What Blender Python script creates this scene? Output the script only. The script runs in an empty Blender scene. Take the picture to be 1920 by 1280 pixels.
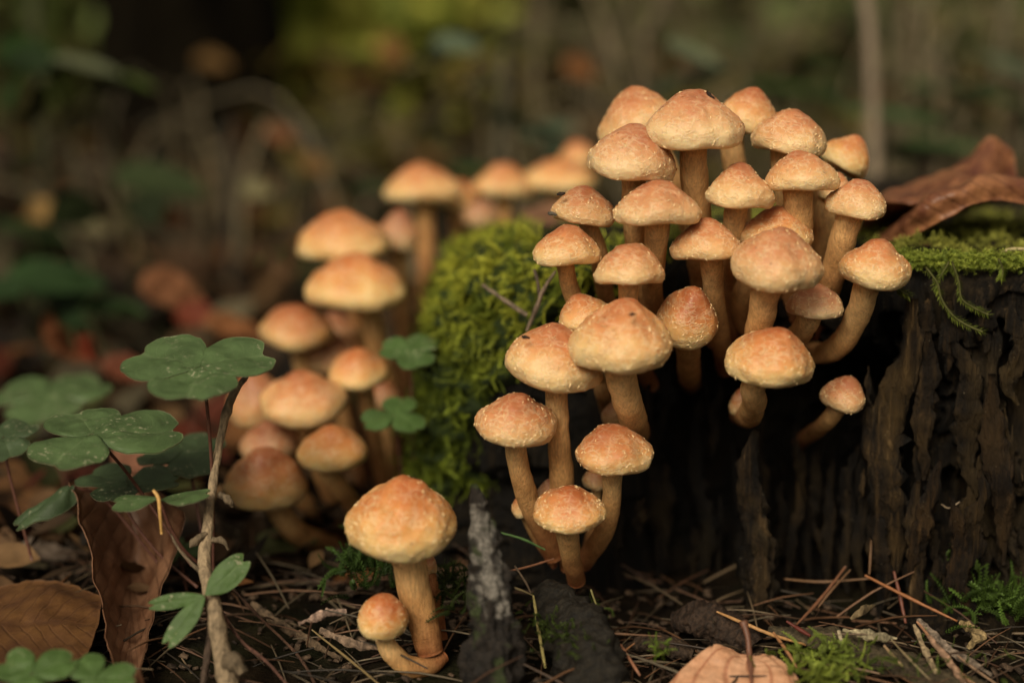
import bpy, math, random
import numpy as np
from mathutils import Vector, Matrix, Euler

# ------------------------------------------------------------------ camera, world, sun, exposure
SC = bpy.context.scene
COL = SC.collection
R = math.radians
FPX = 2666.7                 # focal length in pixels of the 1920 px photograph
PITCH = R(9.9)
CAM_Z = 0.17
cam_data = bpy.data.cameras.new("camera")
cam = bpy.data.objects.new("camera", cam_data)
COL.objects.link(cam)
cam.location = (0, 0, CAM_Z)
cam.rotation_euler = (math.pi / 2 - PITCH, 0, 0)
cam_data.sensor_width = 36
cam_data.lens = 50
cam_data.clip_start = 0.01
cam_data.clip_end = 400
cam_data.dof.use_dof = True
cam_data.dof.focus_distance = 0.446
cam_data.dof.aperture_fstop = 3.7
cam_data.dof.aperture_blades = 0
SC.camera = cam

SUN_EL, SUN_AZ = R(37), R(202)      # azimuth clockwise from +Y
world = bpy.data.worlds.new("World")
SC.world = world
world.use_nodes = True
wn = world.node_tree
wn.nodes.clear()
w_out = wn.nodes.new('ShaderNodeOutputWorld')
w_bg = wn.nodes.new('ShaderNodeBackground')
w_sky = wn.nodes.new('ShaderNodeTexSky')
w_sky.sky_type = 'NISHITA'
w_sky.sun_disc = False
w_sky.sun_elevation = SUN_EL
w_sky.sun_rotation = SUN_AZ
w_hs = wn.nodes.new('ShaderNodeHueSaturation')
w_hs.inputs['Saturation'].default_value = 0.12
w_mx = wn.nodes.new('ShaderNodeMix'); w_mx.data_type = 'RGBA'; w_mx.blend_type = 'MULTIPLY'
w_mx.inputs[0].default_value = 1.0
w_mx.inputs[7].default_value = (1.0, 0.87, 0.67, 1)     # light filtered by autumn leaves
wn.links.new(w_sky.outputs[0], w_hs.inputs['Color'])
wn.links.new(w_hs.outputs[0], w_mx.inputs[6])
wn.links.new(w_mx.outputs[2], w_bg.inputs['Color'])
w_bg.inputs['Strength'].default_value = 0.08
wn.links.new(w_bg.outputs[0], w_out.inputs['Surface'])

sun_data = bpy.data.lights.new("sun", 'SUN')
sun_data.energy = 1.5
sun_data.angle = R(26)
sun_data.color = (1.0, 0.90, 0.72)
sun = bpy.data.objects.new("sun", sun_data)
COL.objects.link(sun)
sd = Vector((math.sin(SUN_AZ) * math.cos(SUN_EL), math.cos(SUN_AZ) * math.cos(SUN_EL), math.sin(SUN_EL)))
sun.rotation_euler = sd.to_track_quat('Z', 'Y').to_euler()
sun.location = (0, 0, 3)

vs = SC.view_settings
vs.view_transform = 'Standard'
vs.look = 'None'
vs.gamma = 1
vs.use_curve_mapping = False
vs.exposure = 0.92
SC.render.resolution_x, SC.render.resolution_y = 1024, 682
SC.render.engine = 'CYCLES'

# ------------------------------------------------------------------ helpers
rng = np.random.default_rng(7)
random.seed(7)
F_ = np.array([0, math.cos(PITCH), -math.sin(PITCH)])
U_ = np.array([0, math.sin(PITCH), math.cos(PITCH)])
R_ = np.array([1.0, 0, 0])
CAM = np.array([0, 0, CAM_Z])


def ray(px, py):
    return F_ + R_ * ((px - 960) / FPX) + U_ * ((640 - py) / FPX)


def at(px, py, Y):
    """point of the place seen at photo pixel (px,py) at ground distance Y"""
    d = ray(px, py)
    return CAM + d * (Y / d[1])


def mpp(py, Y):
    """metres per photo pixel there"""
    return Y / ray(960, py)[1] / FPX


_perm = np.random.default_rng(3).permutation(256)
_perm = np.concatenate([_perm, _perm, _perm])
_grad = np.random.default_rng(4).normal(size=(256, 3))
_grad /= np.linalg.norm(_grad, axis=1)[:, None]


def noise3(p):
    p = np.asarray(p, float)
    i = np.floor(p).astype(int)
    f = p - i
    i &= 255
    u = f * f * f * (f * (f * 6 - 15) + 10)
    res = 0
    for dx in (0, 1):
        wx = u[..., 0] if dx else 1 - u[..., 0]
        for dy in (0, 1):
            wy = u[..., 1] if dy else 1 - u[..., 1]
            for dz in (0, 1):
                wz = u[..., 2] if dz else 1 - u[..., 2]
                h = _perm[_perm[_perm[i[..., 0] + dx] + i[..., 1] + dy] + i[..., 2] + dz] & 255
                g = _grad[h]
                dot = g[..., 0] * (f[..., 0] - dx) + g[..., 1] * (f[..., 1] - dy) + g[..., 2] * (f[..., 2] - dz)
                res = res + wx * wy * wz * dot
    return res * 1.6


def fbm(p, oct=4, gain=.5):
    p = np.asarray(p, float)
    a, s, r = 1, 1, 0
    for k in range(oct):
        r = r + a * noise3(p * s + 17.3 * k)
        a *= gain
        s *= 2.03
    return r


def smooth(a, b, x):
    t = np.clip((x - a) / (b - a), 0, 1)
    return t * t * (3 - 2 * t)


def make_mesh(name, V, Fq, smooth_=True, col=None, uv=None):
    V = np.asarray(V, np.float32)
    Fq = np.asarray(Fq, np.int32)
    me = bpy.data.meshes.new(name)
    me.vertices.add(len(V))
    me.vertices.foreach_set('co', V.ravel())
    n, k = Fq.shape
    me.loops.add(n * k)
    me.loops.foreach_set('vertex_index', Fq.ravel())
    me.polygons.add(n)
    me.polygons.foreach_set('loop_start', np.arange(0, n * k, k, dtype=np.int32))
    me.polygons.foreach_set('loop_total', np.full(n, k, np.int32))
    if smooth_:
        me.polygons.foreach_set('use_smooth', np.ones(n, bool))
    if col is not None:
        a = me.color_attributes.new('Col', 'FLOAT_COLOR', 'POINT')
        c = np.ones((len(V), 4), np.float32)
        c[:, :3] = col
        a.data.foreach_set('color', c.ravel())
    if uv is not None:
        l = me.uv_layers.new(name='UVMap')
        l.data.foreach_set('uv', np.asarray(uv, np.float32)[Fq.ravel()].ravel())
    me.update(calc_edges=True)
    return me


def props(o, label=None, cat=None, group=None, kind=None):
    if label: o['label'] = label
    if cat: o['category'] = cat
    if group: o['group'] = group
    if kind: o['kind'] = kind
    return o


def link(name, me, mat, parent=None, loc=(0, 0, 0)):
    o = bpy.data.objects.new(name, me)
    COL.objects.link(o)
    if mat is not None and not me.materials:
        me.materials.append(mat)
    o.location = Vector([float(v) for v in loc])
    if parent is not None:
        o.parent = parent
    return o


def thing(name, loc, label, cat, group=None):
    o = bpy.data.objects.new(name, None)
    COL.objects.link(o)
    o.empty_display_size = 0.01
    o.location = Vector([float(v) for v in loc])
    return props(o, label, cat, group)


def grid_faces(nu, nv, wrap_u=False, wrap_v=False, off=0):
    iu = np.arange(nu if wrap_u else nu - 1)
    iv = np.arange(nv if wrap_v else nv - 1)
    a, b = np.meshgrid(iu, iv, indexing='ij')
    a2, b2 = (a + 1) % nu, (b + 1) % nv
    return np.stack([a * nv + b, a2 * nv + b, a2 * nv + b2, a * nv + b2], -1).reshape(-1, 4) + off


def catmull(P, n):
    P = np.asarray(P, float)
    if len(P) == 2:
        t = np.linspace(0, 1, n)[:, None]
        return P[0] * (1 - t) + P[1] * t
    Q = np.vstack([2 * P[0] - P[1], P, 2 * P[-1] - P[-2]])
    ts = np.linspace(0, len(P) - 1 - 1e-9, n)
    i = np.floor(ts).astype(int)
    t = (ts - i)[:, None]
    a, b, c, d = Q[i], Q[i + 1], Q[i + 2], Q[i + 3]
    return .5 * ((2 * b) + (-a + c) * t + (2 * a - 5 * b + 4 * c - d) * t * t + (-a + 3 * b - 3 * c + d) * t ** 3)


def tube(P, rad, ns=12, n=None, rough=0, rfreq=300, flat=1.0, seed=0, cap=True, flatdir=None, ridge=0):
    """P control points (world), rad control radii -> verts, faces"""
    n = n or max(8, 4 * len(P))
    C = catmull(P, n)
    r = catmull(np.asarray(rad, float)[:, None], n)[:, 0]
    r = np.maximum(r, 1e-5)
    T = np.gradient(C, axis=0)
    T /= np.linalg.norm(T, axis=1)[:, None] + 1e-12
    ref = np.array([0, -1, 0.05]) if flatdir is None else np.asarray(flatdir, float)
    S = np.cross(T, ref)
    S /= np.linalg.norm(S, axis=1)[:, None] + 1e-12
    N = np.cross(S, T)
    ang = np.linspace(0, 2 * math.pi, ns, endpoint=False)
    V = (C[:, None, :] + (np.cos(ang)[None, :, None] * S[:, None, :] + flat * np.sin(ang)[None, :, None] * N[:, None, :]) * r[:, None, None])
    if rough:
        D = V - C[:, None, :]
        sc = np.array([rfreq, rfreq, rfreq * (0.10 if ridge else 1)])
        m = 1 + rough * fbm(V * sc + seed * 3.7, 3)
        if ridge:
            m = m + rough * .5 * fbm(V * np.array([260, 260, 190]) + seed * 2.1, 2)
            m = m - rough * .9 * np.abs(fbm(V * np.array([1300, 1300, 60]) * (rfreq / 700) + seed, 2))
        V = C[:, None, :] + D * m[..., None]
    V = V.reshape(-1, 3)
    Fq = grid_faces(n, ns, wrap_v=True)
    if cap:
        k = len(V)
        V = np.vstack([V, C[0], C[-1]])
        a = np.arange(ns)
        b = (a + 1) % ns
        f0 = np.stack([np.full(ns, k), b, a, a], -1)
        f0 = np.stack([np.full(ns, k), b, a], -1)
        f1 = np.stack([np.full(ns, k + 1), a + (n - 1) * ns, b + (n - 1) * ns], -1)
        # keep quads only: degenerate quads avoided by pairing triangles into quads
        q0 = np.stack([np.full(ns // 2, k), (a[::2] + 2) % ns, a[::2] + 1, a[::2]], -1)
        o = (n - 1) * ns
        q1 = np.stack([np.full(ns // 2, k + 1), a[::2] + o, a[::2] + 1 + o, (a[::2] + 2) % ns + o], -1)
        Fq = np.vstack([Fq, q0, q1])
    return V, Fq


class Bag:
    """collects many small pieces into one mesh"""
    def __init__(s):
        s.V, s.F, s.C, s.n = [], [], [], 0

    def add(s, V, Fq, c=None):
        s.V.append(V)
        s.F.append(Fq + s.n)
        s.n += len(V)
        if c is not None:
            s.C.append(np.broadcast_to(np.asarray(c, float), (len(V), 3)))

    def mesh(s, name, sm=True):
        return make_mesh(name, np.vstack(s.V), np.vstack(s.F), sm, np.vstack(s.C) if s.C else None)


def instance_template(TV, TF, pos, X, Yv, Z, scale, cols=None, tcol=None):
    """numpy scatter of one template -> V,F,C"""
    n, m = len(pos), len(TV)
    V = pos[:, None, :] + scale[:, None, None] * (TV[None, :, 0:1] * X[:, None, :] + TV[None, :, 1:2] * Yv[:, None, :] + TV[None, :, 2:3] * Z[:, None, :])
    Fq = (TF[None, :, :] + (np.arange(n) * m)[:, None, None]).reshape(-1, TF.shape[1])
    C = None
    if cols is not None:
        C = np.repeat(cols[:, None, :], m, 1)
        if tcol is not None:
            C = C * tcol[None, :, None]
        C = C.reshape(-1, 3)
    return V.reshape(-1, 3), Fq, C


def frames(Z, rot):
    Z = Z / (np.linalg.norm(Z, axis=1)[:, None] + 1e-12)
    h = np.where(np.abs(Z[:, 2:3]) < .9, np.array([[0, 0, 1.]]), np.array([[1., 0, 0]]))
    X = np.cross(h, Z)
    X /= np.linalg.norm(X, axis=1)[:, None]
    Yv = np.cross(Z, X)
    c, s_ = np.cos(rot)[:, None], np.sin(rot)[:, None]
    return X * c + Yv * s_, -X * s_ + Yv * c, Z


# ------------------------------------------------------------------ materials
class NT:
    def __init__(s, name):
        s.m = bpy.data.materials.new(name)
        s.m.use_nodes = True
        s.t = s.m.node_tree
        s.b = s.t.nodes['Principled BSDF']
        s.out = s.t.nodes['Material Output']

    def n(s, typ, **kw):
        x = s.t.nodes.new(typ)
        for k, v in kw.items():
            if k.startswith('i_'):
                x.inputs[k[2:].replace('_', ' ')].default_value = v
            else:
                setattr(x, k, v)
        return x

    def l(s, a, b):
        s.t.links.new(a, b)

    def coord(s, kind='Object', scale=(1, 1, 1)):
        tc = s.n('ShaderNodeTexCoord')
        mp = s.n('ShaderNodeMapping')
        mp.inputs['Scale'].default_value = scale
        s.l(tc.outputs[kind], mp.inputs[0])
        return mp.outputs[0]

    def noise(s, vec, scale=1, detail=4, rough=.55, dist=0):
        x = s.n('ShaderNodeTexNoise')
        x.inputs['Scale'].default_value = scale
        x.inputs['Detail'].default_value = detail
        x.inputs['Roughness'].default_value = rough
        x.inputs['Distortion'].default_value = dist
        s.l(vec, x.inputs['Vector'])
        return x.outputs['Fac']

    def ramp(s, fac, stops, interp='LINEAR'):
        x = s.n('ShaderNodeValToRGB')
        cr = x.color_ramp
        cr.interpolation = interp
        while len(cr.elements) < len(stops):
            cr.elements.new(0.5)
        for e, (p, c) in zip(cr.elements, stops):
            e.position = p
            e.color = (*c, 1) if not isinstance(c, (int, float)) else (c, c, c, 1)
        s.l(fac, x.inputs[0])
        return x.outputs[0]

    def math(s, op, a, b=None, c=None, clamp=False):
        x = s.n('ShaderNodeMath', operation=op)
        x.use_clamp = clamp
        for i, v in enumerate((a, b, c)):
            if v is None: continue
            if isinstance(v, (int, float)):
                x.inputs[i].default_value = v
            else:
                s.l(v, x.inputs[i])
        return x.outputs[0]

    def mix(s, fac, a, b, blend='MIX'):
        x = s.n('ShaderNodeMix', data_type='RGBA', blend_type=blend)
        for i, v in ((0, fac), (6, a), (7, b)):
            if isinstance(v, (int, float)):
                x.inputs[i].default_value = v
            elif isinstance(v, tuple):
                x.inputs[i].default_value = (*v, 1)
            else:
                s.l(v, x.inputs[i])
        return x.outputs[2]

    def attr(s, name='Col'):
        x = s.n('ShaderNodeAttribute')
        x.attribute_name = name
        return x.outputs['Color']

    def bump(s, h, strength=.5, dist=.001, prev=None):
        x = s.n('ShaderNodeBump')
        x.inputs['Strength'].default_value = strength
        x.inputs['Distance'].default_value = dist
        s.l(h, x.inputs['Height'])
        if prev is not None:
            s.l(prev, x.inputs['Normal'])
        return x.outputs[0]

    def fin(s, color, rough=.6, normal=None, spec=.3, sss=0, trans=0):
        for key, v in (('Base Color', color), ('Roughness', rough)):
            if isinstance(v, (int, float)):
                s.b.inputs[key].default_value = v
            elif isinstance(v, tuple):
                s.b.inputs[key].default_value = (*v, 1)
            else:
                s.l(v, s.b.inputs[key])
        s.b.inputs['Specular IOR Level'].default_value = spec
        if normal is not None:
            s.l(normal, s.b.inputs['Normal'])
        if sss:
            s.b.inputs['Subsurface Weight'].default_value = sss
            s.b.inputs['Subsurface Radius'].default_value = (1.0, .45, .18)
            s.b.inputs['Subsurface Scale'].default_value = .0025
        if trans:
            tr = s.n('ShaderNodeBsdfTranslucent')
            if isinstance(color, tuple):
                tr.inputs[0].default_value = (*color, 1)
            else:
                s.l(color, tr.inputs[0])
            ms = s.n('ShaderNodeMixShader')
            ms.inputs[0].default_value = trans
            s.l(s.b.outputs[0], ms.inputs[1])
            s.l(tr.outputs[0], ms.inputs[2])
            s.l(ms.outputs[0], s.out.inputs[0])
        return s.m


def mat_cap():
    t = NT('mushroom_cap_skin')
    g = t.n('ShaderNodeTexCoord')
    sep = t.n('ShaderNodeSeparateXYZ')
    t.l(g.outputs['Generated'], sep.inputs[0])
    oi = t.n('ShaderNodeObjectInfo')
    sc = t.n('ShaderNodeSeparateColor')
    t.l(oi.outputs['Color'], sc.inputs[0])
    va = t.n('ShaderNodeVectorMath', operation='ADD')
    t.l(g.outputs['Object'], va.inputs[0])
    cmb = t.n('ShaderNodeCombineXYZ')
    for i in range(3):
        t.l(oi.outputs['Random'], cmb.inputs[i])
    t.l(cmb.outputs[0], va.inputs[1])
    P = va.outputs[0]
    big = t.noise(P, 90, 3)
    mid = t.noise(P, 420, 4)
    h = t.math('ADD', sep.outputs[2], t.math('MULTIPLY', t.math('SUBTRACT', big, .5), .75))
    h = t.math('ADD', h, t.math('MULTIPLY', t.math('SUBTRACT', mid, .5), .30))
    h = t.math('ADD', h, t.math('MULTIPLY', t.math('SUBTRACT', sc.outputs[1], .5), .35))
    yel = t.ramp(h, [(0, (.80, .62, .30)), (.24, (.77, .51, .20)), (.46, (.69, .35, .11)), (.70, (.60, .23, .07)), (1, (.42, .12, .035))])
    pnk = t.ramp(h, [(0, (.79, .59, .33)), (.24, (.73, .47, .25)), (.46, (.62, .33, .165)), (.70, (.52, .23, .115)), (1, (.34, .12, .06))])
    base = t.mix(sc.outputs[0], yel, pnk)
    # fibrous skin: torn fibril network, stretched round the cap
    mp = t.n('ShaderNodeMapping')
    mp.inputs['Scale'].default_value = (330, 330, 620)
    t.l(P, mp.inputs[0])
    wob = t.n('ShaderNodeTexNoise'); wob.inputs['Scale'].default_value = 1.3; wob.inputs['Detail'].default_value = 3
    t.l(mp.outputs[0], wob.inputs['Vector'])
    add = t.n('ShaderNodeVectorMath', operation='MULTIPLY_ADD')
    t.l(wob.outputs['Color'], add.inputs[0]); add.inputs[1].default_value = (1.6, 1.6, 1.6)
    t.l(mp.outputs[0], add.inputs[2])
    vo = t.n('ShaderNodeTexVoronoi'); vo.feature = 'DISTANCE_TO_EDGE'; vo.inputs['Scale'].default_value = 1
    t.l(add.outputs[0], vo.inputs['Vector'])
    lines = t.ramp(vo.outputs[0], [(0, 1), (.06, .75), (.17, 0)])
    patch = t.ramp(t.noise(P, 260, 3), [(.36, 0), (.56, 1)])
    low = t.ramp(sep.outputs[2], [(.02, .5), (.2, 1), (.65, .9), (.95, .35)])
    fl = t.math('MULTIPLY', t.math('MULTIPLY', lines, patch), low)
    fine = t.noise(P, 1900, 4, .7)
    c = t.mix(t.math('MULTIPLY', fl, .45), base, (.86, .68, .42))
    c = t.mix(1.0, c, t.ramp(fine, [(.3, .90), (.7, 1.06)]), 'MULTIPLY')
    c = t.mix(1.0, c, t.ramp(mid, [(.3, .93), (.7, 1.05)]), 'MULTIPLY')
    # small brown specks
    sp = t.n('ShaderNodeTexVoronoi'); sp.inputs['Scale'].default_value = 210
    t.l(P, sp.inputs['Vector'])
    spk = t.ramp(sp.outputs['Distance'], [(.045, 1), (.09, 0)])
    c = t.mix(t.math('MULTIPLY', spk, t.ramp(big, [(.5, 0), (.56, .8)])), c, (.12, .05, .02))
    c = t.mix(1.0, c, t.ramp(sc.outputs[2], [(0, .35), (1, 1)]), 'MULTIPLY')  # per-cap darkness: own tone, and shade put into the dim caps
    hh = t.math('ADD', t.math('MULTIPLY', fl, .8), t.math('MULTIPLY', mid, .5))
    hh = t.math('ADD', hh, t.math('MULTIPLY', fine, .08))
    nb = t.bump(hh, .5, .0004)
    return t.fin(c, .44, nb, .38, sss=.3)


def mat_stem():
    t = NT('mushroom_stem_skin')
    g = t.n('ShaderNodeTexCoord')
    oi = t.n('ShaderNodeObjectInfo')
    sc = t.n('ShaderNodeSeparateColor')
    t.l(oi.outputs['Color'], sc.inputs[0])
    col = t.attr()
    P = t.coord('Object', (1500, 1500, 260))
    n1 = t.noise(P, 1, 4, .6)
    n2 = t.noise(g.outputs['Object'], 240, 4)
    c = t.mix(1, col, t.ramp(n2, [(.3, (.78, .70, .62)), (.7, (1.12, 1.1, 1.05))]), 'MULTIPLY')
    c = t.mix(1, c, t.ramp(n1, [(.3, .70), (.5, .98), (.7, 1.22)]), 'MULTIPLY')
    c = t.mix(1.0, c, t.ramp(sc.outputs[2], [(0, .35), (1, 1)]), 'MULTIPLY')  # stem darkened like its cap, shade included in the colour
    nb = t.bump(t.math('ADD', n1, t.noise(g.outputs['Object'], 2500, 3)), .8, .0006)
    return t.fin(c, .6, nb, .25, sss=.15)


def mat_simple(name, c0, c1, scale, rough=.7, bump=.4, bd=.001, stretch=(1, 1, 1), trans=0, spec=.3, mult=None):
    t = NT(name)
    P = t.coord('Object', stretch)
    n1 = t.noise(P, scale, 5, .6)
    n2 = t.noise(P, scale * 4.3, 4, .6)
    c = t.mix(t.ramp(n1, [(.32, 0), (.68, 1)]), c0, c1)
    nb = t.bump(t.math('ADD', n1, n2), bump, bd)
    return t.fin(c, rough, nb, spec, trans=trans)


def mat_attr(name, scale=400, rough=.6, bump=.4, bd=.0006, trans=0, spec=.3, var=(.7, 1.25), stretch=(1, 1, 1)):
    t = NT(name)
    P = t.coord('Object', stretch)
    n1 = t.noise(P, scale, 5, .6)
    c = t.mix(1, t.attr(), t.ramp(n1, [(.3, var[0]), (.7, var[1])]), 'MULTIPLY')
    nb = t.bump(n1, bump, bd)
    return t.fin(c, rough, nb, spec, trans=trans)


def mat_rotten():
    t = NT('rotten_stump_wood')
    P = t.coord('Object', (1, 1, .07))
    P0 = t.coord('Object')
    n1 = t.noise(P, 420, 6, .65)
    n2 = t.noise(P, 1500, 4, .6)
    n3 = t.noise(P0, 38, 4)
    c = t.ramp(n1, [(.32, (.001, .0007, .0004)), (.50, (.005, .0032, .0015)), (.62, (.017, .011, .005)), (.78, (.080, .056, .030))])
    c = t.mix(t.ramp(n3, [(.50, 0), (.66, .55)]), c, (.030, .020, .008))
    c = t.mix(1, c, t.attr(), 'MULTIPLY')
    vo = t.n('ShaderNodeTexVoronoi'); vo.inputs['Scale'].default_value = 600
    t.l(P0, vo.inputs['Vector'])
    wet_glint = t.ramp(vo.outputs['Distance'], [(.10, 1), (.16, 0)])
    ro = t.ramp(wet_glint, [(0, .75), (1, .12)])
    c = t.mix(t.math('MULTIPLY', wet_glint, t.ramp(t.noise(P0, 150, 3), [(.5, 0), (.6, .5)])), c, (.30, .24, .16))  # pale colour on the specks paints in their wet sheen
    h = t.math('ADD', t.math('MULTIPLY', n1, 1.4), t.math('MULTIPLY', n2, .6))
    h = t.math('ADD', h, t.math('MULTIPLY', wet_glint, .4))
    nb = t.bump(h, 1.0, .002)
    return t.fin(c, ro, nb, .22)


def mat_ground():
    t = NT('forest_humus')
    P = t.coord('Object')
    n1 = t.noise(P, 55, 6, .65)
    n2 = t.noise(P, 9, 4, .6)
    n3 = t.noise(P, 420, 5, .65)
    c = t.ramp(n1, [(.3, (.004, .003, .002)), (.5, (.012, .008, .0045)), (.65, (.030, .019, .010)), (.8, (.065, .042, .022))])
    c = t.mix(t.ramp(n2, [(.52, 0), (.66, .6)]), c, (.018, .026, .008))
    nb = t.bump(t.math('ADD', n1, n3), 1, .004)
    return t.fin(c, .85, nb, .08)


def mat_dryleaf(name, light, dark, vein, gloss=.5, trans=.15, vs_=1.0, fan=False, bs=.6):
    """UV: x along the midrib, y across (0.5 = midrib)"""
    t = NT(name)
    tc = t.n('ShaderNodeTexCoord')
    sep = t.n('ShaderNodeSeparateXYZ')
    t.l(tc.outputs['UV'], sep.inputs[0])
    u, v = sep.outputs[0], sep.outputs[1]
    av = t.math('ABSOLUTE', t.math('SUBTRACT', v, .5))
    # slanting side veins
    ph = t.math('SUBTRACT', u, t.math('MULTIPLY', av, .75))
    fr = t.math('FRACT', t.math('MULTIPLY', ph, 8.0))
    vd = t.math('ABSOLUTE', t.math('SUBTRACT', fr, .5))
    if fan:      # side veins spreading from the stalk
        vd = t.math('ABSOLUTE', t.math('SUBTRACT', t.math('FRACT', t.math('ADD', t.math('MULTIPLY', av, 5.0), t.math('MULTIPLY', u, 1.6))), .5))
    side = t.ramp(vd, [(0, 1), (.05, .8), (.12, 0)])
    mid = t.ramp(av, [(0, 1), (.012, .9), (.028, 0)])
    ve = t.math('MAXIMUM', side, mid)
    P = t.coord('Object')
    n1 = t.noise(P, 90, 5, .6)
    n2 = t.noise(P, 900, 5, .7)
    n3 = t.noise(P, 3000, 2, .7)
    c = t.mix(t.ramp(n1, [(.32, 0), (.66, 1)]), dark, light)
    c = t.mix(t.math('MULTIPLY', ve, .55 * vs_), c, vein)
    c = t.mix(1, c, t.ramp(n2, [(.3, .78), (.7, 1.15)]), 'MULTIPLY')
    h = t.math('ADD', t.math('MULTIPLY', ve, -1.0), t.math('MULTIPLY', n2, .5))
    h = t.math('ADD', h, t.math('MULTIPLY', n3, .2))
    nb = t.bump(h, bs, .0007)
    return t.fin(c, gloss, nb, .35, trans=trans)


def mat_greenleaf(name, base, pale, rough=.5):
    t = NT(name)
    tc = t.n('ShaderNodeTexCoord')
    sep = t.n('ShaderNodeSeparateXYZ')
    t.l(tc.outputs['UV'], sep.inputs[0])
    u, v = sep.outputs[0], sep.outputs[1]
    av = t.math('ABSOLUTE', t.math('SUBTRACT', v, .5))
    ph = t.math('SUBTRACT', u, t.math('MULTIPLY', av, .9))
    vd = t.math('ABSOLUTE', t.math('SUBTRACT', t.math('FRACT', t.math('MULTIPLY', ph, 6.0)), .5))
    side = t.ramp(vd, [(0, 1), (.10, 0)])
    mid = t.ramp(av, [(0, 1), (.03, 0)])
    ve = t.math('MAXIMUM', t.math('MULTIPLY', side, .35), mid)
    P = t.coord('Object')
    n1 = t.noise(P, 120, 4)
    n2 = t.noise(P, 1400, 4, .7)
    c = t.mix(t.ramp(n1, [(.35, 0), (.65, 1)]), tuple(.72 * x for x in base), base)
    c = t.mix(t.math('MULTIPLY', ve, .35), c, pale)
    # chewed pale flecks
    sp = t.ramp(t.noise(P, 700, 3, .6), [(.58, 0), (.66, 1)])
    pt = t.ramp(t.noise(P, 75, 3), [(.48, 0), (.60, 1)])
    c = t.mix(t.math('MULTIPLY', t.math('MULTIPLY', sp, pt), .8), c, (.42, .40, .26))
    # brown-pale worn rim
    edge = t.ramp(t.math('MAXIMUM', t.math('MULTIPLY', av, 2), u), [(.985, 0), (.998, .3)])
    c = t.mix(edge, c, (.34, .30, .18))
    nb = t.bump(t.math('ADD', n2, t.math('MULTIPLY', ve, -.6)), .35, .0006)
    return t.fin(c, rough, nb, .35, trans=.22)


M_CAP, M_STEM = mat_cap(), mat_stem()
M_GILL = mat_simple('mushroom_gills', (.42, .27, .12), (.62, .45, .22), 500)
M_FLAKE = mat_simple('cap_scale_flakes', (.72, .48, .23), (.82, .62, .34), 900, .6, .1)
M_ROT = mat_rotten()
M_GROUND = mat_ground()
M_MOSS = mat_attr('moss_leaves', 500, .55, .1, .0003, trans=.25, spec=.25)
M_MOSSBED = mat_simple('moss_bed', (.012, .020, .004), (.035, .055, .010), 400, .9, .8, .002)
M_BARKTWIG = mat_attr('twig_bark', 900, .75, .9, .0012, var=(.45, 1.5), stretch=(1, 1, .35))
M_STRAW = mat_attr('needles_and_straw', 900, .5, .3, .0003, spec=.4)
M_LITTER = mat_attr('leaf_litter', 120, .7, .4, .001, trans=.12, spec=.15)
M_HERB = mat_attr('undergrowth_leaves', 60, .6, .2, .001, trans=.2, spec=.2)
M_WOODCHIP = mat_attr('weathered_wood', 1100, .7, .8, .0010, var=(.45, 1.45), stretch=(1, 1, 1))
M_TRUNK = mat_simple('trunk_bark', (.0015, .001, .0006), (.008, .006, .003), 14, .95, 1, .02, stretch=(1, 1, .25), spec=.05)  # near-black bark colour with the forest shade put into it
M_LEAF_TOP = mat_dryleaf('curled_leaf', (.30, .130, .055), (.095, .028, .016), (.06, .018, .011), .42, .0, .7, False, .3)
M_LEAF_BEECH = mat_dryleaf('beech_leaf', (.66, .38, .23), (.56, .28, .15), (.30, .09, .04), .5, .15, 1.1, True, .25)
M_LEAF_STAND = mat_dryleaf('standing_leaf', (.26, .135, .075), (.10, .042, .020), (.045, .018, .010), .45, .12, .6, False, .3)
M_LEAF_FLAT = mat_dryleaf('flat_leaf', (.15, .068, .020), (.075, .030, .011), (.05, .02, .01), .6, .1, .5, False, .3)
M_SORREL = mat_greenleaf('sorrel_green', (.098, .158, .058), (.18, .24, .11), .36)
M_SORREL_D = mat_greenleaf('sorrel_dark_green', (.060, .095, .040), (.11, .15, .07))
M_SORREL_B = mat_greenleaf('sorrel_bright_green', (.085, .155, .040), (.17, .25, .09))

# ------------------------------------------------------------------ ground
SCX, SCY, SR, STOP = .200, .680, .230, .116       # stump axis, radius, top height


def ground_h(x, y):
    p = np.stack([x, y, np.zeros_like(x)], -1)
    h = .012 * fbm(p * 9, 3) + .004 * fbm(p * 60 + 5, 3)
    near = smooth(.75, .40, np.hypot(x, y - .45))
    h = h * (1 - .45 * near) - .004
    rr = np.hypot(x, y)
    h = h + .05 * smooth(.8, 3.5, rr) * fbm(p * 1.3 + 9, 3)
    h = h + 3.2 * smooth(5, 22, rr) + 2.0 * smooth(20, 90, rr)
    return h


def ground():
    s = np.linspace(-1, 1, 460)
    ax = np.sinh(s * 6.3) / np.sinh(6.3) * 120
    gx, gy = np.meshgrid(ax, ax + .5, indexing='ij')
    h = ground_h(gx, gy)
    V = np.stack([gx, gy, h], -1).reshape(-1, 3)
    o = link('ground', make_mesh('ground', V, grid_faces(460, 460)), M_GROUND)
    props(o, kind='structure')


ground()


def gz(x, y):
    return float(ground_h(np.array([float(x)]), np.array([float(y)]))[0])


# ------------------------------------------------------------------ stump
def base_r(th):
    t = (np.degrees(th) % 360) - 218
    return SR + .042 * np.exp(-(t / 14.0) ** 2)


def stump_hit(px, py, r=SR):
    off = r - SR
    for _ in range(4):
        p = _hit(px, py, r)
        r = off + float(base_r(np.array(math.atan2(p[1] - SCY, p[0] - SCX))))
    return _hit(px, py, r)


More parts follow.
